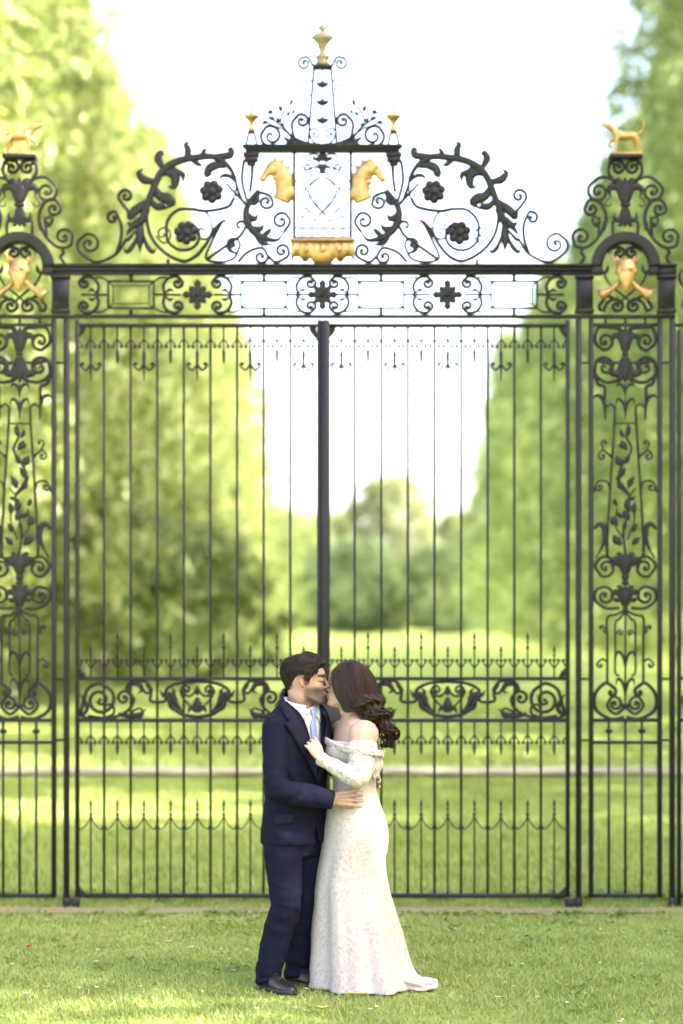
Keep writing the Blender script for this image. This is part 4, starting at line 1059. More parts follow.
for a_, f_ in ((mAnN, fd_), (mAnF, fd2)):
    b_ = Vector((a_.x, a_.y, .045)); mb.tube([a_, b_ - f_ * .01, b_ + f_ * .10 - Vector((0, 0, .005)), b_ + f_ * .16 - Vector((0, 0, .012))], [.036, .034, .03, .02], 12)
me = remesh(mb, .0036, 4, .5)
soften(me, lambda c: sstep(np.linalg.norm(c - np.array(mT.translation), axis=1), .0, .05) * (c[:, 2] > 1.3), 9)
paint(me, mT, mSX, (.35, .212, .160), True)
mbody = person_part('body', me, M['skin'], mroot)

# hair
def short_hair(T, sx, root, m):
    S = lambda p: T @ Vector((p[0] * sx, p[1], p[2]))
    def skull(a, u):     # a around, u 0 top .. 1 hairline low
        zs = [h[0] for h in HEAD][::-1]
        return a, u
    H = sorted(HEAD); zz = [h[0] for h in H]
    def surf(a, z):
        f = np.interp(z, zz, [h[1] for h in H]); b = np.interp(z, zz, [h[2] for h in H]); w_ = np.interp(z, zz, [h[3] for h in H])
        m_ = -.012; ca, sa = math.cos(a), math.sin(a); q = (abs(ca) ** 2.15 + abs(sa) ** 2.15) ** (-1 / 2.15)
        return Vector((m_ + ((f - m_) if ca > 0 else (m_ - b)) * ca * q, w_ * sa * q, z))
    def low(a):          # hairline height around the head (0 = front)
        d = abs((a + math.pi) % (2 * math.pi) - math.pi) * 180 / math.pi
        return float(np.interp(d, [0, 22, 42, 54, 64, 73, 80, 86, 98, 108, 118, 130, 145, 180], [.078, .077, .068, .047, .020, -.004, -.026, .026, .036, .030, .0, -.035, -.062, -.080]))
    def thick(a, z):
        d = abs((a + math.pi) % (2 * math.pi) - math.pi) * 180 / math.pi
        top = float(np.interp(z, [-.08, -.02, .03, .07, .10, .125], [.003, .006, .011, .020, .033, .038]))
        fr = .010 * math.exp(-(d / 40) ** 2) * max(0, (z - .06) / .05)
        return top + fr
    mb = MB(); rings = []
    na = 48; nz = 18
    for j in range(nz + 1):
        r = []
        for i in range(na):
            a = 2 * math.pi * i / na; z0 = low(a); t = j / nz; z = z0 + (.1215 - z0) * (1 - (1 - t) ** 1.5)
            p = surf(a, min(z, .1215)); th = thick(a, z) * min(1, .35 + t * 4)
            c = Vector((-.012, 0, .02)); n_ = (p - c).normalized(); r.append(S(p + n_ * (th - .004 if j else -.004)))
        rings.append(r)
    mb.rings(rings, cap=True)
    o = person_part('hair', mb.mesh('hair'), m, root)
    ms = MB(); rs = np.random.RandomState(4)
    for i in range(4200):
        a = rs.uniform(-math.pi, math.pi); t = rs.rand() ** .8; z0 = low(a); z = z0 + (.121 - z0) * t
        p = surf(a, z); c = Vector((-.012, 0, .02)); n_ = (p - c).normalized(); th = thick(a, z) * min(1, .35 + t * 4)
        back = Vector((-1, .25 * rs.normal(), .05)) if z > .06 else Vector((-.55, 0, -.8))
        d = (back - n_ * back.dot(n_)); d = d.normalized() if d.length > .1 else Vector((-1, 0, 0))
        dd = abs(a) * 180 / math.pi; quiff = math.exp(-(dd / 45) ** 2) * max(0, (z - .06) / .05)
        d = (d + n_ * (.02 + .10 * quiff) + Vector(rs.normal(0, .13, 3))).normalized()
        ln = rs.uniform(.012, .022) * (1 + .9 * min(1, max(0, z) / .1)); q0 = p + n_ * th * .78
        q1 = q0 + d * ln * .5 + n_ * .001; q2 = q0 + d * ln - n_ * .006
        if z < .045 and dd < 70: continue
        ms.tube([S(q0), S(q1), S(q2)], [.0015, .0013, .0003], 4)
    person_part('strands', ms.mesh('strands'), m, root, o)
short_hair(mT, mSX, mroot, M['hair_m'])

def clean_rim(bm, it=14):
    bmesh.ops.delete(bm, geom=[v for v in bm.verts if not v.link_faces], context='VERTS')
    rim = [v for v in bm.verts if v.is_boundary]
    for _ in range(it):
        new = {}
        for v in rim:
            nb = [e.other_vert(v) for e in v.link_edges if e.is_boundary]
            if len(nb) == 2: new[v] = v.co * .4 + (nb[0].co + nb[1].co) * .3
        for v, c in new.items(): v.co = c
# jacket
JT = [  # z, half width, half depth, x centre, y centre, exponent
    (.765, .205, .150, -.246, .0, 2.3), (.80, .203, .146, -.246, 0, 2.3), (.90, .190, .136, -.245, 0, 2.3), (1.00, .182, .128, -.242, 0, 2.3), (1.10, .188, .130, -.238, 0, 2.3), (1.20, .197, .134, -.236, 0, 2.3), (1.29, .203, .130, -.236, 0, 2.4),
    (1.36, .196, .118, -.236, 0, 2.4), (1.40, .176, .106, -.234, 0, 2.3), (1.44, .145, .092, -.230, .0, 2.2), (1.48, .108, .080, -.226, .004, 2.0), (1.52, .074, .066, -.222, .006, 2.0)]
def jt(z, phi, off=0.0):
    zs = [r[0] for r in JT]; g = lambda k: float(np.interp(z, zs, [r[k] for r in JT]))
    w_, d_, x, y, ex = (g(k) for k in range(1, 6)); ca, sa = math.cos(phi), math.sin(phi)
    q = (abs(ca) ** ex + abs(sa) ** ex) ** (-1 / ex)
    return W(x, y, z + .036 * float(sstep(z, 1.20, 1.42))) + md * (ca * q * (d_ + off)) + mr * (sa * q * (w_ + off))
def jinv(z): return z - .036 * float(sstep(z, 1.20, 1.455))
def vphi(z): return float(np.interp(z, [1.08, 1.12, 1.22, 1.32, 1.38, 1.43, 1.48, 1.52], [0, .03, .15, .34, .55, .85, 1.5, 2.2]))
mb = MB()
zz_ = list(np.linspace(.765, 1.525, 40))
outer = [[jt(z, 2 * math.pi * k / 64) for k in range(64)] for z in zz_]
mb.rings(outer)
def sleeve(mb, s, e, w_, r0=.072, r1=.057, r2=.061, r3=.048):
    u = (s - e).normalized(); f = (w_ - e).normalized(); ek = e + u * .0
    mb.ball(s - u * .012, r0 * .985)
    pts = cr([s - u * .012, s.lerp(e, .35), s.lerp(e, .78), e + (u + f) * .014, e.lerp(w_, .25), e.lerp(w_, .6), w_], 7)
    mb.tube(pts, [r0 * .97, r0 * .95, r1 * 1.08, r1 * 1.02, r1 * 1.05, r2 * .95, r3 * 1.12, r3 * 1.03], 24)
sleeve(mb, mShN + mr * .008, mElN, mWrN - (mWrN - mElN).normalized() * .008); sleeve(mb, mShF, mElF, mWrF - (mWrF - mElF).normalized() * .03)
me = remesh(mb, .0065, 10, .5)
def el_fold(p):
    a = math.exp(-((p - mElN).length / .13) ** 2) + .5 * math.exp(-((p - mShN).length / .15) ** 2) + math.exp(-((p - mElN.lerp(mWrN, .6)).length / .09) ** 2) * .8
    return .25 + 1.2 * a
fold(me, .0060, 13, (1.0, 1.0, 1.5), el_fold)
def crease(me, amp, axis, fa, fc, wfn):
    co = coords(me); nr = normals(me); ax = Vector(axis).normalized()
    for i in range(len(co)):
        p = Vector(co[i]); w_ = wfn(p)
        if w_ < .03: continue
        t = p.dot(ax); q = (p - ax * t) * fc + ax * (t * fa)
        co[i] += nr[i] * (amp * w_ * (1 - 2.2 * abs(mnoise.noise(q))))
    set_coords(me, co)
crease(me, .0085, mWrN - mShN, 19, 7, lambda p: math.exp(-((p - mElN).length / .15) ** 2) + .6 * math.exp(-((p - mElN.lerp(mWrN, .62)).length / .10) ** 2) + .35 * math.exp(-((p - mShN).length / .13) ** 2))
crease(me, .0070, (.5, 0, 1), 9, 4, lambda p: .8 * (p.z < 1.15) * (p.z > .78))
# open the front: drop the V and the cutaway at the hem
co_ = coords(me); bmj = bmesh.new(); bmj.from_mesh(me); kill = []
for f in bmj.faces:
    c = f.calc_center_median(); rel = c - W(float(np.interp(jinv(c.z), [r[0] for r in JT], [r[3] for r in JT])), 0, c.z)
    a = math.atan2(rel.dot(mr), rel.dot(md)); rad = rel.length
    if rel.dot(md) > .02 and abs(a) < vphi(jinv(c.z)) + .02 and c.z > 1.13 and rad < .2 and (c - (mWrN)).length > .1: kill.append(f)
    elif c.z > 1.511 and rel.dot(md) > -.03 or c.z > 1.541: kill.append(f)
    elif c.z < .768 and rel.length < .19: kill.append(f)
    elif c.z < .88 and rel.dot(md) > .05 and abs(a) < (.88 - c.z) ** 1.4 * 3.6 and (c - mWrN).length > .12: kill.append(f)
bmesh.ops.delete(bmj, geom=kill, context='FACES'); clean_rim(bmj); bmj.to_mesh(me); bmj.free()
me.polygons.foreach_set('use_smooth', [True] * len(me.polygons))
jk = person_part('jacket', me, M['navy'], mroot)
def strip_on(fun, zs, n=7, th=.004):
    """grid on the torso: fun(z,u)->point; thickened"""
    g = [[fun(z, k / n) for k in range(n + 1)] for z in zs]
    vs = [p for r in g for p in r]; fs = []; w_ = n + 1
    for i in range(len(zs) - 1):
        for k in range(n): fs.append((i * w_ + k, i * w_ + k + 1, (i + 1) * w_ + k + 1, (i + 1) * w_ + k))
    mb = MB(); mb.add(vs, fs); return mb
for e in (1, -1):        # lapels: fold line = edge of the V; outer edge with a notch
    def lap(z, u, e=e):
        a0 = vphi(z) - .02
        wd = float(np.interp(z, [1.08, 1.14, 1.24, 1.34, 1.372, 1.378, 1.40, 1.46, 1.52], [.01, .18, .36, .50, .56, .33, .42, .42, .30]))
        lift = .014 + .006 * math.sin(u * math.pi)
        return jt(z, e * (a0 + wd * u), lift)
    mb = strip_on(lap, list(np.linspace(1.085, 1.37, 22)) + [1.3735, 1.377] + list(np.linspace(1.385, 1.525, 14)))
    o = mb.build('lapel', M['navylapel'], mroot); q = o.modifiers.new('s', 'SOLIDIFY'); q.thickness = .005; q.offset = 0; o.parent = jk
mb = strip_on(lambda z, u: jt(z + .045 * math.sin(u * math.pi), math.pi - .95 + 1.9 * u, .006 - .004 * (z - 1.45) / .08), np.linspace(1.445, 1.525, 8), 20)
o = mb.build('collar', M['navylapel'], mroot); q = o.modifiers.new('s', 'SOLIDIFY'); q.thickness = .006; q.offset = 0; o.parent = jk
# pocket flap, cuff buttons, front button
mb = strip_on(lambda z, u: jt(z - .012 * u, .75 + .62 * u, .012 + .003 * (.93 - z) / .05), np.linspace(.885, .935, 5), 8)
o = mb.build('pocket_flap', M['navylapel'], mroot); q = o.modifiers.new('s', 'SOLIDIFY'); q.thickness = .004; q.offset = 1; o.parent = jk
mb = MB(); mb.ball(jt(1.06, .05, .008), (.009, .009, .009), nu=10, nv=6); o = mb.build('button', M['leather'], mroot); o.parent = jk
dW = (mWrN - mElN).normalized()
# shirt: body of the shirt, collar band, cuff
mb = MB(); mb.rings([[jt(z, 2 * math.pi * k / 48, -.016) for k in range(48)] for z in np.linspace(.95, 1.40, 20)] + [sell(W(-.228, .004, 1.462), mr * .10, md * .075, 48), sell(mNeck + Vector((0, 0, .02)), mr * .066, md * .066, 48)])
sh = mb.build('shirt', M['shirt'], mroot)
mb = MB(); rings = []
cb = [(C2(289.5, 692, .02), C2(316.5, 719, -.045))]
for t, gr in ((0, .004), (.35, .0065), (.7, .010), (1, .014)):
    r = []
    bk = Vector((-.262, CY + .016, 1.535 - .055 * t)); frt = mNeck + md * .066 + Vector((.004, 0, .012 - .048 * t))
    bk = mT @ Vector((-.092, 0, -.085)); bk.z -= .050 * t; 
    for k in range(40):
        a = 2 * math.pi * k / 40; u = .5 - .5 * math.cos(a)           # 0 front, 1 back
        c = frt.lerp(bk, .5); ax = (bk - frt) * .5; wy = Vector((mr.x, mr.y, 0)) * (.071 + gr)
        p = c - ax * math.cos(a) * (1 + gr * 6) + wy * math.sin(a); r.append(p)
    rings.append(r)
mb.rings(rings, cap=False)
o = mb.build('collar', M['shirt'], mroot); q = o.modifiers.new('s', 'SOLIDIFY'); q.thickness = .004; q.offset = 1; o.parent = sh
# collar points
for e in (1, -1):
    mb = MB(); A = [(.08, 1.430), (.5, 1.444), (.9, 1.456)]; B = [(.40, 1.362), (.6, 1.395), (.9, 1.425)]
    g = [[jt(a[1] + (b[1] - a[1]) * u, e * (a[0] + (b[0] - a[0]) * u), -.010 + .003 * math.sin(u * 3.1)) for u in (0, .25, .5, .75, 1)] for a, b in zip(A, B)]
    mb.rings(g, cap=False, closed=False)
    o = mb.build('collar_point', M['shirt'], mroot); q = o.modifiers.new('s', 'SOLIDIFY'); q.thickness = .004; q.offset = 0; o.parent = sh
mb = MB(); mb.tube([mWrN - dW * .04, mWrN - dW * .012], [.041, .041], 24); o = mb.build('cuff', M['shirt'], mroot); o.parent = sh
# tie
mb = MB(); f0 = mNeck + md * .075 + Vector((.004, 0, -.006)); rr = []
for z, hw, dp, of in ((1.466, .019, .012, 0), (1.452, .021, .014, .004), (1.436, .015, .012, .006), (1.420, .014, .006, .010)):
    c = W(0, 0, z); c.x = f0.x + md.x * of; c.y = f0.y + md.y * of; rr.append(sell(c, mr * hw, md * dp, 16, 2.4))
for z in np.linspace(1.36, 1.16, 10):
    c = jt(z, 0, -.016 + .010); hw = .021 + (1.36 - z) * .055; rr.append(sell(c, mr * hw, md * .005, 16, 3))
mb.rings(rr); mb.build('tie', M['tie'], mroot)
# trousers
mb = MB()
mb.rings([sell(W(-.25, 0, z), mr * a, md * b, 30, 2.3) for z, a, b in ((.99, .158, .108), (.92, .168, .117), (.84, .178, .124), (.77, .182, .128), (.70, .170, .115))])
for h, k_, a_, fb in ((mHipN, mKnN, mAnN, fd_), (mHipF, mKnF, mAnF, fd2)):
    kb = k_ + Vector((-.004, 0, 0)); cf = k_.lerp(a_, .42) - md * .016
    limb(mb, [h + Vector((0, 0, .03)), h.lerp(k_, .35), h.lerp(k_, .72), kb, cf, k_.lerp(a_, .8), a_ + Vector((0, 0, -.012)), a_ + Vector((0, 0, -.045)) + fb * .006], [.104, .098, .085, .076, .076, .066, .063, .065], 24, 7)
me = remesh(mb, .0065, 6, .5)
def tr_fold(p):
    a = sum(math.exp(-((p - q).length / r) ** 2) * s for q, r, s in ((mKnN, .13, 1.0), (mKnF, .13, .8), (mAnN + Vector((0, 0, .05)), .11, 1.3), (mAnF + Vector((0, 0, .07)), .13, 2.2), (mHipN, .15, .6)))
    return .2 + 1.1 * a
fold(me, .0052, 11, (.8, .8, 2.0), tr_fold)
crease(me, .0062, (.45, 0, 1), 15, 5, tr_fold)
tro = person_part('trousers', me, M['navy'], mroot)
# shoes
for a_, f_ in ((mAnN, fd_), (mAnF, fd2)):
    mb = MB(); s_ = Vector((-f_.y, f_.x, 0)); base = Vector((a_.x, a_.y, 0)) - f_ * .055
    prof = [(0.0, .026, .060), (.02, .034, .082), (.06, .036, .092), (.10, .038, .088), (.14, .043, .072), (.19, .048, .055), (.235, .044, .044), (.27, .032, .034), (.288, .014, .022)]
    rings = []
    for u, hw, hh in prof:
        r = []
        for k in range(20):
            a = math.pi * k / 19; r.append(base + f_ * u + s_ * hw * math.cos(a) + Vector((0, 0, .024 + (hh - .010) * math.sin(a) ** .75)))
        rings.append(r)
    mb.rings(rings)
    so_ = mb.build('shoe', M['leather'], mroot)
    mb = MB(); top = []; bot = []
    for u, hw, hh in prof: top.append((u, hw * 1.06))
    out = [(u, w_) for u, w_ in top] + [(u, -w_) for u, w_ in top[::-1]]
    mb.rings([[base + f_ * u + s_ * w_ + Vector((0, 0, z)) for u, w_ in out] for z in (.006, .028)])
    o = mb.build('sole', M['sole'], mroot); o.parent = so_
    mb = MB()
    for u in (.105, .125, .145, .165): mb.tube([base + f_ * u + s_ * -.018 + Vector((0, 0, .100 - (u - .1) * .42)), base + f_ * (u + .004) + Vector((0, 0, .108 - (u - .1) * .44)), base + f_ * u + s_ * .018 + Vector((0, 0, .100 - (u - .1) * .42))], .003, 6)
    o = mb.build('laces', M['leather'], mroot); o.parent = so_
# ======================== the bride
BY = R(180 + 22); bd, br_ = dirs(BY); bl = -br_          # bl: her left, towards the camera
broot = thing('person', 'bride in an ivory lace off-shoulder gown with long wavy brown hair, kissing the groom', 'person', W(.08, .01, 0))
bSX = 1.0
bT = head_T(C2(346.4, 682.2, .014), R(180 + 3), R(-3), R(5)) @ Matrix.Diagonal((.97, .97, .95, 1))
mb = head_mb(bT, bSX, False)
bNeck = W(.055, .015, 1.44)
limb(mb, [bT @ Vector((-.03, 0, -.03)), bT @ Vector((-.028, 0, -.085)), bNeck + Vector((-.004, 0, .01)), bNeck - Vector((-.006, 0, .07))], [.050, .049, .051, .068], 18)
limb(mb, [bT @ Vector((.04, 0, -.095)), bT @ Vector((0, 0, -.12)), bNeck + bd * .03], [.026, .036, .042], 14)
BT = [  # z, half width, half depth, x, y
    (1.44, .052, .05, .056, .014), (1.42, .088, .058, .060, .012), (1.395, .130, .072, .064, .01), (1.36, .155, .088, .066, .008), (1.31, .155, .098, .064, .006), (1.25, .148, .108, .060, .004), (1.19, .140, .104, .062, .002), (1.12, .128, .092, .070, 0), (1.06, .122, .090, .072, 0), (.98, .140, .106, .072, 0), (.88, .165, .128, .072, 0), (.80, .165, .13, .06, 0)]
mb.rings([sell(W(x, y, z), bl * a, bd * b, 36, 2.15) for z, a, b, x, y in BT])
bShN = C2(362.8, 729.5, -.150); bElN = C2(361, 775, -.235); bWrN = C2(320, 752.5, -.205)
bShF = W(.064, .008, 1.352) - bl * .158; bElF = W(-.06, .30, 1.22); bWrF = W(-.20, .24, 1.34)
mb.ball(bShN + Vector((0.004, 0, -.002)), (.080, .068, .078)); mb.ball(bShF, (.056, .054, .054))
limb(mb, [bShN, bShN.lerp(bElN, .45), bElN], [.074, .064, .046], 20); limb(mb, [bElN, bElN.lerp(bWrN, .3), bWrN], [.042, .041, .026], 16)
limb(mb, [bShF, bShF.lerp(bElF, .45), bElF], [.054, .048, .04], 16); limb(mb, [bElF, bElF.lerp(bWrF, .3), bWrF], [.04, .039, .025], 16)
# collar bones
for e in (1, -1): limb(mb, [bNeck + bd * .045 + bl * e * .012 - Vector((0, 0, .035)), W(.064, .008, 1.385) + bl * e * .09 + bd * .058, W(.064, .008, 1.385) + bl * e * .14 + bd * .02], [.010, .010, .012], 10)
hand(mb, bWrN + Vector((.006, -.016, .002)), (-.52, .16, .80), (-.35, .90, .0), -1, .95, 1.1, .84, .30, (.055, .060, .056, .046))
hand(mb, bWrF, (-.7, -.1, .6), (0, -1, 0), -1, .3, .9, .86)
for e in (1, -1):        # legs under the gown
    h = W(.07, 0, .82) + bl * e * .08; k_ = W(.06, 0, .46) + bl * e * .07 + bd * .02; a_ = W(.08, 0, .10) + bl * e * .06
    limb(mb, [h, (h + k_) / 2, k_], [.085, .072, .052], 14); limb(mb, [k_, k_.lerp(a_, .35), a_], [.052, .050, .032], 14)
    mb.tube([a_, a_ + bd * .05 - Vector((0, 0, .05)), a_ + bd * .14 - Vector((0, 0, .078))], [.034, .03, .016], 12)
me = remesh(mb, .0036, 4, .5)
soften(me, lambda c: np.clip(.15 + sstep(np.linalg.norm(c - np.array(bT.translation), axis=1), .12, .16), 0, 1) * sstep(np.linalg.norm(c - np.array(bWrN + Vector((-.03, .02, .05))), axis=1), .09, .13), 45)
paint(me, bT, bSX, (.50, .318, .245), False)
person_part('body', me, M['skin'], broot)

# lace
def lace_mat(name, sheer):
    m, nt, b = mat(name); v = objco(nt)
    def vor(scale, feat, dist=.0):
        n = nt.nodes.new('ShaderNodeTexVoronoi'); n.feature = feat; n.inputs['Scale'].default_value = scale
        L(nt, v2, n.inputs['Vector']); return n.outputs['Distance']
    nz = nt.nodes.new('ShaderNodeTexNoise'); nz.inputs['Scale'].default_value = 14; nz.inputs['Detail'].default_value = 3; L(nt, v, nz.inputs['Vector'])
    mx = N(nt, 'ShaderNodeMix', data_type='VECTOR'); mx.inputs[0].default_value = .10; L(nt, v, mx.inputs[4]); L(nt, nz.outputs['Color'], mx.inputs[5]); v2 = mx.outputs[1]
    def less(x, a, b_):
        r = N(nt, 'ShaderNodeMapRange'); r.inputs[1].default_value = a; r.inputs[2].default_value = b_; r.inputs[3].default_value = 1; r.inputs[4].default_value = 0; L(nt, x, r.inputs[0]); return r.outputs[0]
    e1 = less(vor(34, 'DISTANCE_TO_EDGE'), .05, .12); e2 = less(vor(110, 'DISTANCE_TO_EDGE'), .06, .16); p1 = less(vor(46, 'F1'), .26, .40)
    blob = less(noise_tex(nt, v2, 48, 3), .40, .54); blob = N(nt, 'ShaderNodeMath', operation='SUBTRACT').outputs[0] if False else blob
    a1 = N(nt, 'ShaderNodeMath', operation='MAXIMUM'); L(nt, e1, a1.inputs[0]); L(nt, p1, a1.inputs[1])
    a2 = N(nt, 'ShaderNodeMath', operation='MULTIPLY'); L(nt, e2, a2.inputs[0]); a2.inputs[1].default_value = .62
    a3 = N(nt, 'ShaderNodeMath', operation='MAXIMUM'); L(nt, a1.outputs[0], a3.inputs[0]); L(nt, a2.outputs[0], a3.inputs[1])
    a4 = N(nt, 'ShaderNodeMath', operation='MAXIMUM'); L(nt, a3.outputs[0], a4.inputs[0]); L(nt, blob, a4.inputs[1])
    pat = a4.outputs[0]
    if sheer:
        b.inputs['Base Color'].default_value = (.54, .485, .445, 1)
        tp = nt.nodes.new('ShaderNodeBsdfTransparent'); ms = nt.nodes.new('ShaderNodeMixShader')
        r = N(nt, 'ShaderNodeMapRange'); r.inputs[3].default_value = .50; r.inputs[4].default_value = 1.0; L(nt, pat, r.inputs[0])
        L(nt, r.outputs[0], ms.inputs[0]); L(nt, tp.outputs[0], ms.inputs[1]); L(nt, b.outputs[0], ms.inputs[2])
        L(nt, ms.outputs[0], nt.nodes['Material Output'].inputs['Surface'])
    else:
        lin = ramp(nt, noise_tex(nt, v, 5, 3), [(.3, (.35, .255, .21)), (.7, (.425, .34, .295))])
        L(nt, mixc(nt, pat, lin, (.485, .428, .405)), b.inputs['Base Color'])
    b.inputs['Roughness'].default_value = .75; b.inputs['Sheen Weight'].default_value = .15
    bump(nt, b, pat, .3, .003); return m
M['lace'] = lace_mat('lace_gown', False); M['sheer'] = lace_mat('sheer_lace', True)
M['satin'] = simple('ivory_trim', [(.3, (.58, .53, .48)), (.7, (.65, .60, .555))], 90, .7, 0, .6, .004)
# gown: bodice + skirt
DT = [  # z, half width, half depth, x, y, fold amplitude
    (1.300, .162, .100, .062, .006, 0), (1.265, .162, .118, .056, .004, 0), (1.21, .154, .120, .056, .003, 0), (1.15, .142, .108, .062, .001, 0), (1.09, .133, .100, .067, 0, 0), (1.04, .135, .102, .068, 0, 0), (.98, .150, .118, .069, 0, 0), (.90, .174, .140, .071, 0, 0), (.84, .184, .150, .070, 0, 0), (.77, .184, .156, .065, 0, .001), (.69, .178, .158, .058, 0, .003), (.60, .182, .170, .052, 0, .004), (.50, .202, .186, .054, 0, .006), (.40, .222, .202, .066, 0, .008), (.30, .240, .218, .078, 0, .011), (.20, .258, .232, .090, 0, .013), (.12, .272, .244, .098, 0, .015), (.05, .284, .254, .107, 0, .017), (.012, .294, .264, .110, 0, .019)]
def dress_ring(z, a, b, x, y, am, n=96):
    out = []
    for k in range(n):
        an = 2 * math.pi * k / n; ca, sa = math.cos(an), math.sin(an); ex = 2.15
        q = (abs(ca) ** ex + abs(sa) ** ex) ** (-1 / ex)
        f = am * 1.5 * (1 - 1.6 * abs(math.sin(an * 3.5 + .3 + .3 * z)) + .5 * math.sin(an * 12 + 1.9 + z * 1.5) + .5 * math.sin(an * 3.0 + 1))
        p = W(x, y, z) + bl * (ca * q * (a + f)) + bd * (sa * q * (b + f))
        # train: the back of the hem (an near -90 deg) runs out over the grass
        bk = max(0, -sa); t = max(0, (.16 - z) / .15)
        ctr = math.exp(-((an - math.radians(278)) / .42) ** 2)
        p += Vector((.92, -.15, 0)) * (t ** 2.4) * ctr * .145
        out.append(p)
    return out
zs_ = np.linspace(0, len(DT) - 1, 90); rings = []
for s in zs_:
    r = [float(np.interp(s, range(len(DT)), [d[k] for d in DT])) for k in range(6)]; rings.append(dress_ring(*r))
# bust
for i, r in enumerate(rings):
    for k, p in enumerate(r):
        rel = p - W(.06, .004, p.z); f = rel.dot(bd); l_ = rel.dot(bl)
        if f > 0 and p.z > 1.12:
            for e in (1, -1): r[k] = r[k] + bd * .040 * math.exp(-(((l_ - e * .07) / .06) ** 2 + ((p.z - 1.245) / .06) ** 2))
        if f < 0 and .7 < p.z < 1.0:
            for e in (1, -1): r[k] = r[k] - bd * .014 * math.exp(-(((l_ - e * .075) / .08) ** 2 + ((p.z - .80) / .12) ** 2))
mb = MB(); mb.rings(rings[::-1], cap=False)
gown = mb.build('gown', M['lace'], broot); q = gown.modifiers.new('s', 'SOLIDIFY'); q.thickness = .006; q.offset = -1
me = gown.data; fold(me, .0035, 9, (1, 1, .6), lambda p: .3 + 1.3 * math.exp(-((p.z - 1.05) / .12) ** 2) + .5 * (p.z < .7))
# train: a flat tail of the gown on the grass
mb = MB(); rr = []
path = cr([W(.26, -.02, .075), W(.34, -.03, .045), W(.42, -.045, .030), W(.475, -.055, .032), W(.505, -.06, .040)], 6)
for i, p in enumerate(path):
    s = i / (len(path) - 1); hw = .16 - .095 * s; hh = (.046 - .022 * s) * (1 if s < .96 else .5); r = []
    for k in range(28):
        a = 2 * math.pi * k / 28; f = 1 + .16 * math.sin(a * 5 + s * 5) + .08 * math.sin(a * 9 - s * 11)
        r.append(Vector((p.x, p.y + hw * f * math.cos(a), max(.012, p.z * .8 + hh * f * math.sin(a)))))
    rr.append(r)
mb.rings(rr); o = mb.build('train', M['lace'], broot); o.parent = gown
# lace sleeves
for s, e, w_, nm in ((bShN, bElN, bWrN, 'sleeve'), (bShF, bElF, bWrF, 'sleeve')):
    mb = MB(); s0 = s.lerp(e, .20)
    f = (w_ - e).normalized(); u = (s - e).normalized()
    limb(mb, [s0, s0.lerp(e, .5), e + (u + f) * .016, e.lerp(w_, .35), e.lerp(w_, .8), w_ + f * .012], [.081, .072, .054, .050, .036, .033] if nm == 'sleeve' and s is bShN else [.070, .068, .056, .054, .040, .037], 26, 8)
    me = remesh(mb, .006, 6, .5); fold(me, .007, 16, (1, 1, 1.3))
    # open ends
    bmj = bmesh.new(); bmj.from_mesh(me); ax = (e - s0).normalized(); wx = (w_ - e).normalized()
    kill = [f for f in bmj.faces if (f.calc_center_median() - s0).dot(ax) < .004 and (f.calc_center_median() - s0).length < .10 or ((f.calc_center_median() - w_).dot(wx) > .008)]
    bmesh.ops.delete(bmj, geom=kill, context='FACES'); clean_rim(bmj); bmj.to_mesh(me); bmj.free(); me.polygons.foreach_set('use_smooth', [True] * len(me.polygons))
    person_part(nm, me, M['sheer'], broot)
# ruffled neckline, off the shoulders: runs round both arms and across bust and back
def ruffle(path, drop, amp, waves, seed, out_dir):
    rs = np.random.RandomState(seed); n = len(path); mb = MB(); vs = []; fs = []
    ph = rs.uniform(0, 6.28); J = 6
    for i, p in enumerate(path):
        nn = out_dir(p); s = i / n
        for j in range(J):
            u = j / (J - 1); wv = amp * u * (math.sin(s * waves * 6.283 + ph) + .55 * math.sin(s * waves * 2.3 * 6.283 + 1.3) + .35 * math.sin(s * waves * 5.1 * 6.283))
            vs.append(p + nn * (.006 + .010 * math.sin(u * 2.2) + wv) + Vector((0, 0, -drop * u * (.80 + .30 * abs(math.sin(s * waves * 2 * 3.1416)) + .06 * math.sin(s * waves * 3.7 * 6.28)))))
    m = n
    for i in range(m):
        for j in range(J - 1): fs.append((i * J + j, ((i + 1) % m) * J + j, ((i + 1) % m) * J + j + 1, i * J + j + 1))
    mb.add(vs, fs); return mb
ctr = W(.064, .006, 1.28)
keys = [C2(328, 735, -.035), C2(332, 737, -.088), C2(338, 739.5, -.126), C2(344, 741.5, -.168), C2(350, 742, -.222), C2(358, 743, -.246), C2(366, 744, -.250), C2(374, 745, -.236), C2(379, 746, -.19), C2(381, 747.5, -.12), W(.190, -.03, 1.262), W(.178, .08, 1.27), W(.13, .19, 1.28), W(.04, .225, 1.29), W(-.04, .195, 1.30), W(-.070, .12, 1.312), W(-.086, .035, 1.325)]
pth = cr(keys, 44, True)
od = lambda p: Vector((p.x - ctr.x, p.y - ctr.y, .0)).normalized()
for dz, dr, am, wv, sd_ in ((.003, .030, .0012, 15, 5), (.007, .018, .0016, 21, 8)):
    mb = ruffle([p + Vector((0, 0, dz)) for p in pth], dr, am, wv, sd_, od)
    o = mb.build('neckline_ruffle', M['lace'], broot); q = o.modifiers.new('s', 'SOLIDIFY'); q.thickness = .003; q.offset = 0; o.parent = gown
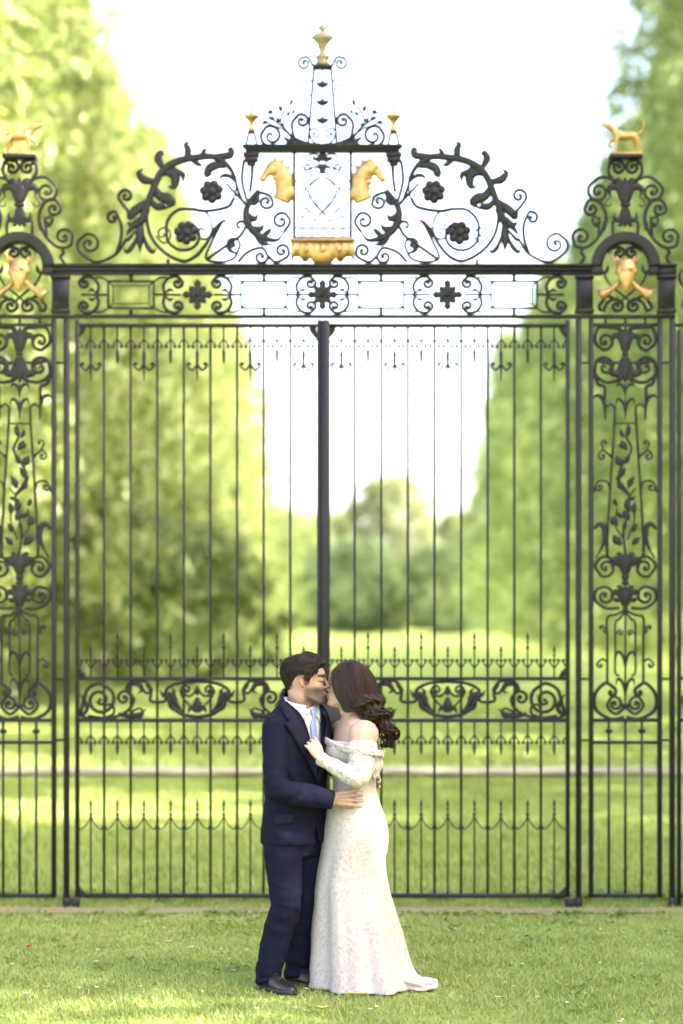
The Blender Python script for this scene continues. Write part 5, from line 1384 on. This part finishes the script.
# back bow folds under the neckline
g = []
for i in range(26):
    v_ = i / 25; row = []
    for k in range(15):
        u = k / 14; px = 373 + 11.5 * u ** .8 - 5.0 * v_ ** .8 * u + 1.2 * math.sin(v_ * 11 + u * 3) + .8 * math.sin(u * 15 + v_ * 4)
        row.append(C2(px, 746 + (24 + 6 * u) * v_ + 2.0 * math.sin(u * 9) * v_, -.242 + .17 * u ** 1.5 + .05 * v_ * (1 - u)))
    g.append(row)
mb = MB(); mb.rings(g, cap=False, closed=False)
o = mb.build('back_drape', M['lace'], broot); o.parent = gown; q = o.modifiers.new('s', 'SOLIDIFY'); q.thickness = .004; q.offset = 0

# hair: guides over the skull, swept behind the shoulder
hc = bT @ Vector((-.01, 0, .02))
def gd(*p): return [Vector(q) for q in p]
GUIDE = [  # phi, control points (world)
    (0.0, gd(C2(340, 662, .010), C2(332.5, 670, -.035), C2(333.5, 684, -.070), C2(339, 697, -.082), C2(347, 706, -.082), C2(358, 709.5, -.080), C2(369, 714, -.075), C2(379, 721, -.06), C2(387, 729, -.055), C2(386, 741, -.05))),
    (.16, gd(C2(345, 659.5, .010), C2(342, 664, -.045), C2(343, 680, -.084), C2(349, 694, -.092), C2(358, 702, -.090), C2(367, 706.5, -.086), C2(376, 713, -.078), C2(384, 722, -.066), C2(391, 732, -.06), C2(392, 744, -.055))),
    (.34, gd(C2(351, 658.5, .012), C2(355, 662, -.040), C2(358, 677, -.078), C2(362, 690, -.086), C2(369, 698, -.082), C2(376, 705, -.074), C2(382, 713, -.066), C2(389, 722, -.056), C2(395, 733, -.05), C2(391, 742, -.05))),
    (.5, gd(C2(355, 659, .014), C2(366, 665, .014), C2(374, 677, .014), C2(378, 690, .010), C2(382, 699, -.01), C2(385, 707, -.025), C2(389, 716, -.03), C2(393, 725, -.025), C2(396, 736, -.02), C2(389, 742, -.02))),
    (.68, gd(C2(351, 658.5, .016), C2(356, 662, .065), C2(360, 677, .100), C2(366, 690, .100), C2(373, 700, .080), C2(378, 709, .055), C2(383, 717, .03), C2(388, 726, .01), C2(391, 735, .005), C2(386, 743, 0))),
    (.84, gd(C2(345, 659.5, .018), C2(342, 664, .072), C2(344, 680, .108), C2(351, 694, .112), C2(362, 704, .10), C2(371, 712, .075), C2(378, 720, .05), C2(384, 728, .03), C2(387, 737, .02), C2(383, 745, .015))),
    (1.0, gd(C2(340, 662, .018), C2(332.5, 670, .062), C2(334, 684, .094), C2(341, 698, .104), C2(352, 708, .10), C2(364, 715, .08), C2(373, 722, .06), C2(380, 730, .04), C2(383, 738, .03), C2(380, 745, .02)))]
NP = len(GUIDE[0][1]); gp = np.array([[list(q) for q in g[1]] for g in GUIDE]); gphi = [g[0] for g in GUIDE]
def hair_guide(phi):
    P = [Vector([float(np.interp(phi, gphi, gp[:, i, k])) for k in range(3)]) for i in range(NP)]; return P
cen = [Vector(np.mean(gp[:, i], axis=0)) for i in range(NP)]; cen[0] = hc; cen[1] = hc; cen[2] = hc - Vector((0, 0, .02))
mb = MB(); rr = []
prep = []
for k in range(33):
    P = hair_guide(k / 32); P = [p + (c - p) * (.10 if j < 5 else .10 + .09 * (j - 4)) for j, (p, c) in enumerate(zip(P, cen))]; prep.append(cr(P, 5))
mb.rings([[c[i] for c in prep] for i in range(len(prep[0]))], cap=False, closed=False)
hb = mb.build('hair', M['hair_w'], broot)
q = hb.modifiers.new('s', 'SOLIDIFY'); q.thickness = .012; q.offset = -1
ms = MB(); rs = np.random.RandomState(6)
for i in range(4300):
    phi = rs.rand() if rs.rand() > .35 else rs.uniform(0, .5)
    lock = math.floor(phi * 18) / 18; P = hair_guide(phi); cl = hair_guide(lock + .5 / 18)
    dep = rs.uniform(-.05, .07); ph = lock * 61.0; ln = rs.uniform(.86, 1.04)
    P = [p.lerp(c2, min(.5, .09 * max(0, j - 2))) + (p - c) * dep for j, (p, c, c2) in enumerate(zip(P, cen, cl))]
    path = cr(P, 5); m = len(path); nk = max(6, int(m * min(1, ln))); out = []
    ex = (path[-1] - path[-2]) if ln > 1 else None
    for j in range(nk):
        s = j / (m - 1); a = .028 * max(0, s - .32) / .30; a = min(a, .0165)
        w1 = math.sin(s * 31 + phi * 3.2 + .5 * math.sin(ph)); w2 = math.cos(s * 31 + phi * 3.2 + .9 * math.sin(ph * 1.3))
        t = (path[min(j + 1, m - 1)] - path[max(j - 1, 0)]).normalized(); c = cen[min(NP - 1, int(s * (NP - 1)))]; n_ = (path[j] - c); n_ = (n_ - t * n_.dot(t)); n_ = n_.normalized() if n_.length > 1e-4 else Vector((0, -1, 0)); b_ = t.cross(n_)
        out.append(path[j] + n_ * (a * (w1 + .55) + .002) + b_ * a * w2 + Vector(rs.normal(0, .0006 + .0022 * max(0, s - .75), 3)))
    r = rs.uniform(.0007, .0014); ms.tube(out, [r, r, r, r * .8, r * .3], 3)
for i in range(160):       # stray hairs
    phi = rs.rand(); path = cr(hair_guide(phi), 5); j0 = rs.randint(12, 40); p = path[j0]; d = (path[j0 + 3] - p).normalized(); q0 = Vector(rs.normal(0, 1, 3)); out = [p]
    for k in range(7): d = (d + q0 * .10 + Vector(rs.normal(0, .12, 3))).normalized(); out.append(out[-1] + d * rs.uniform(.006, .012))
    ms.tube(out, [.0009, .0007, .0003], 4)
o = person_part('strands', ms.mesh('strands'), M['hair_w'], broot, hb)
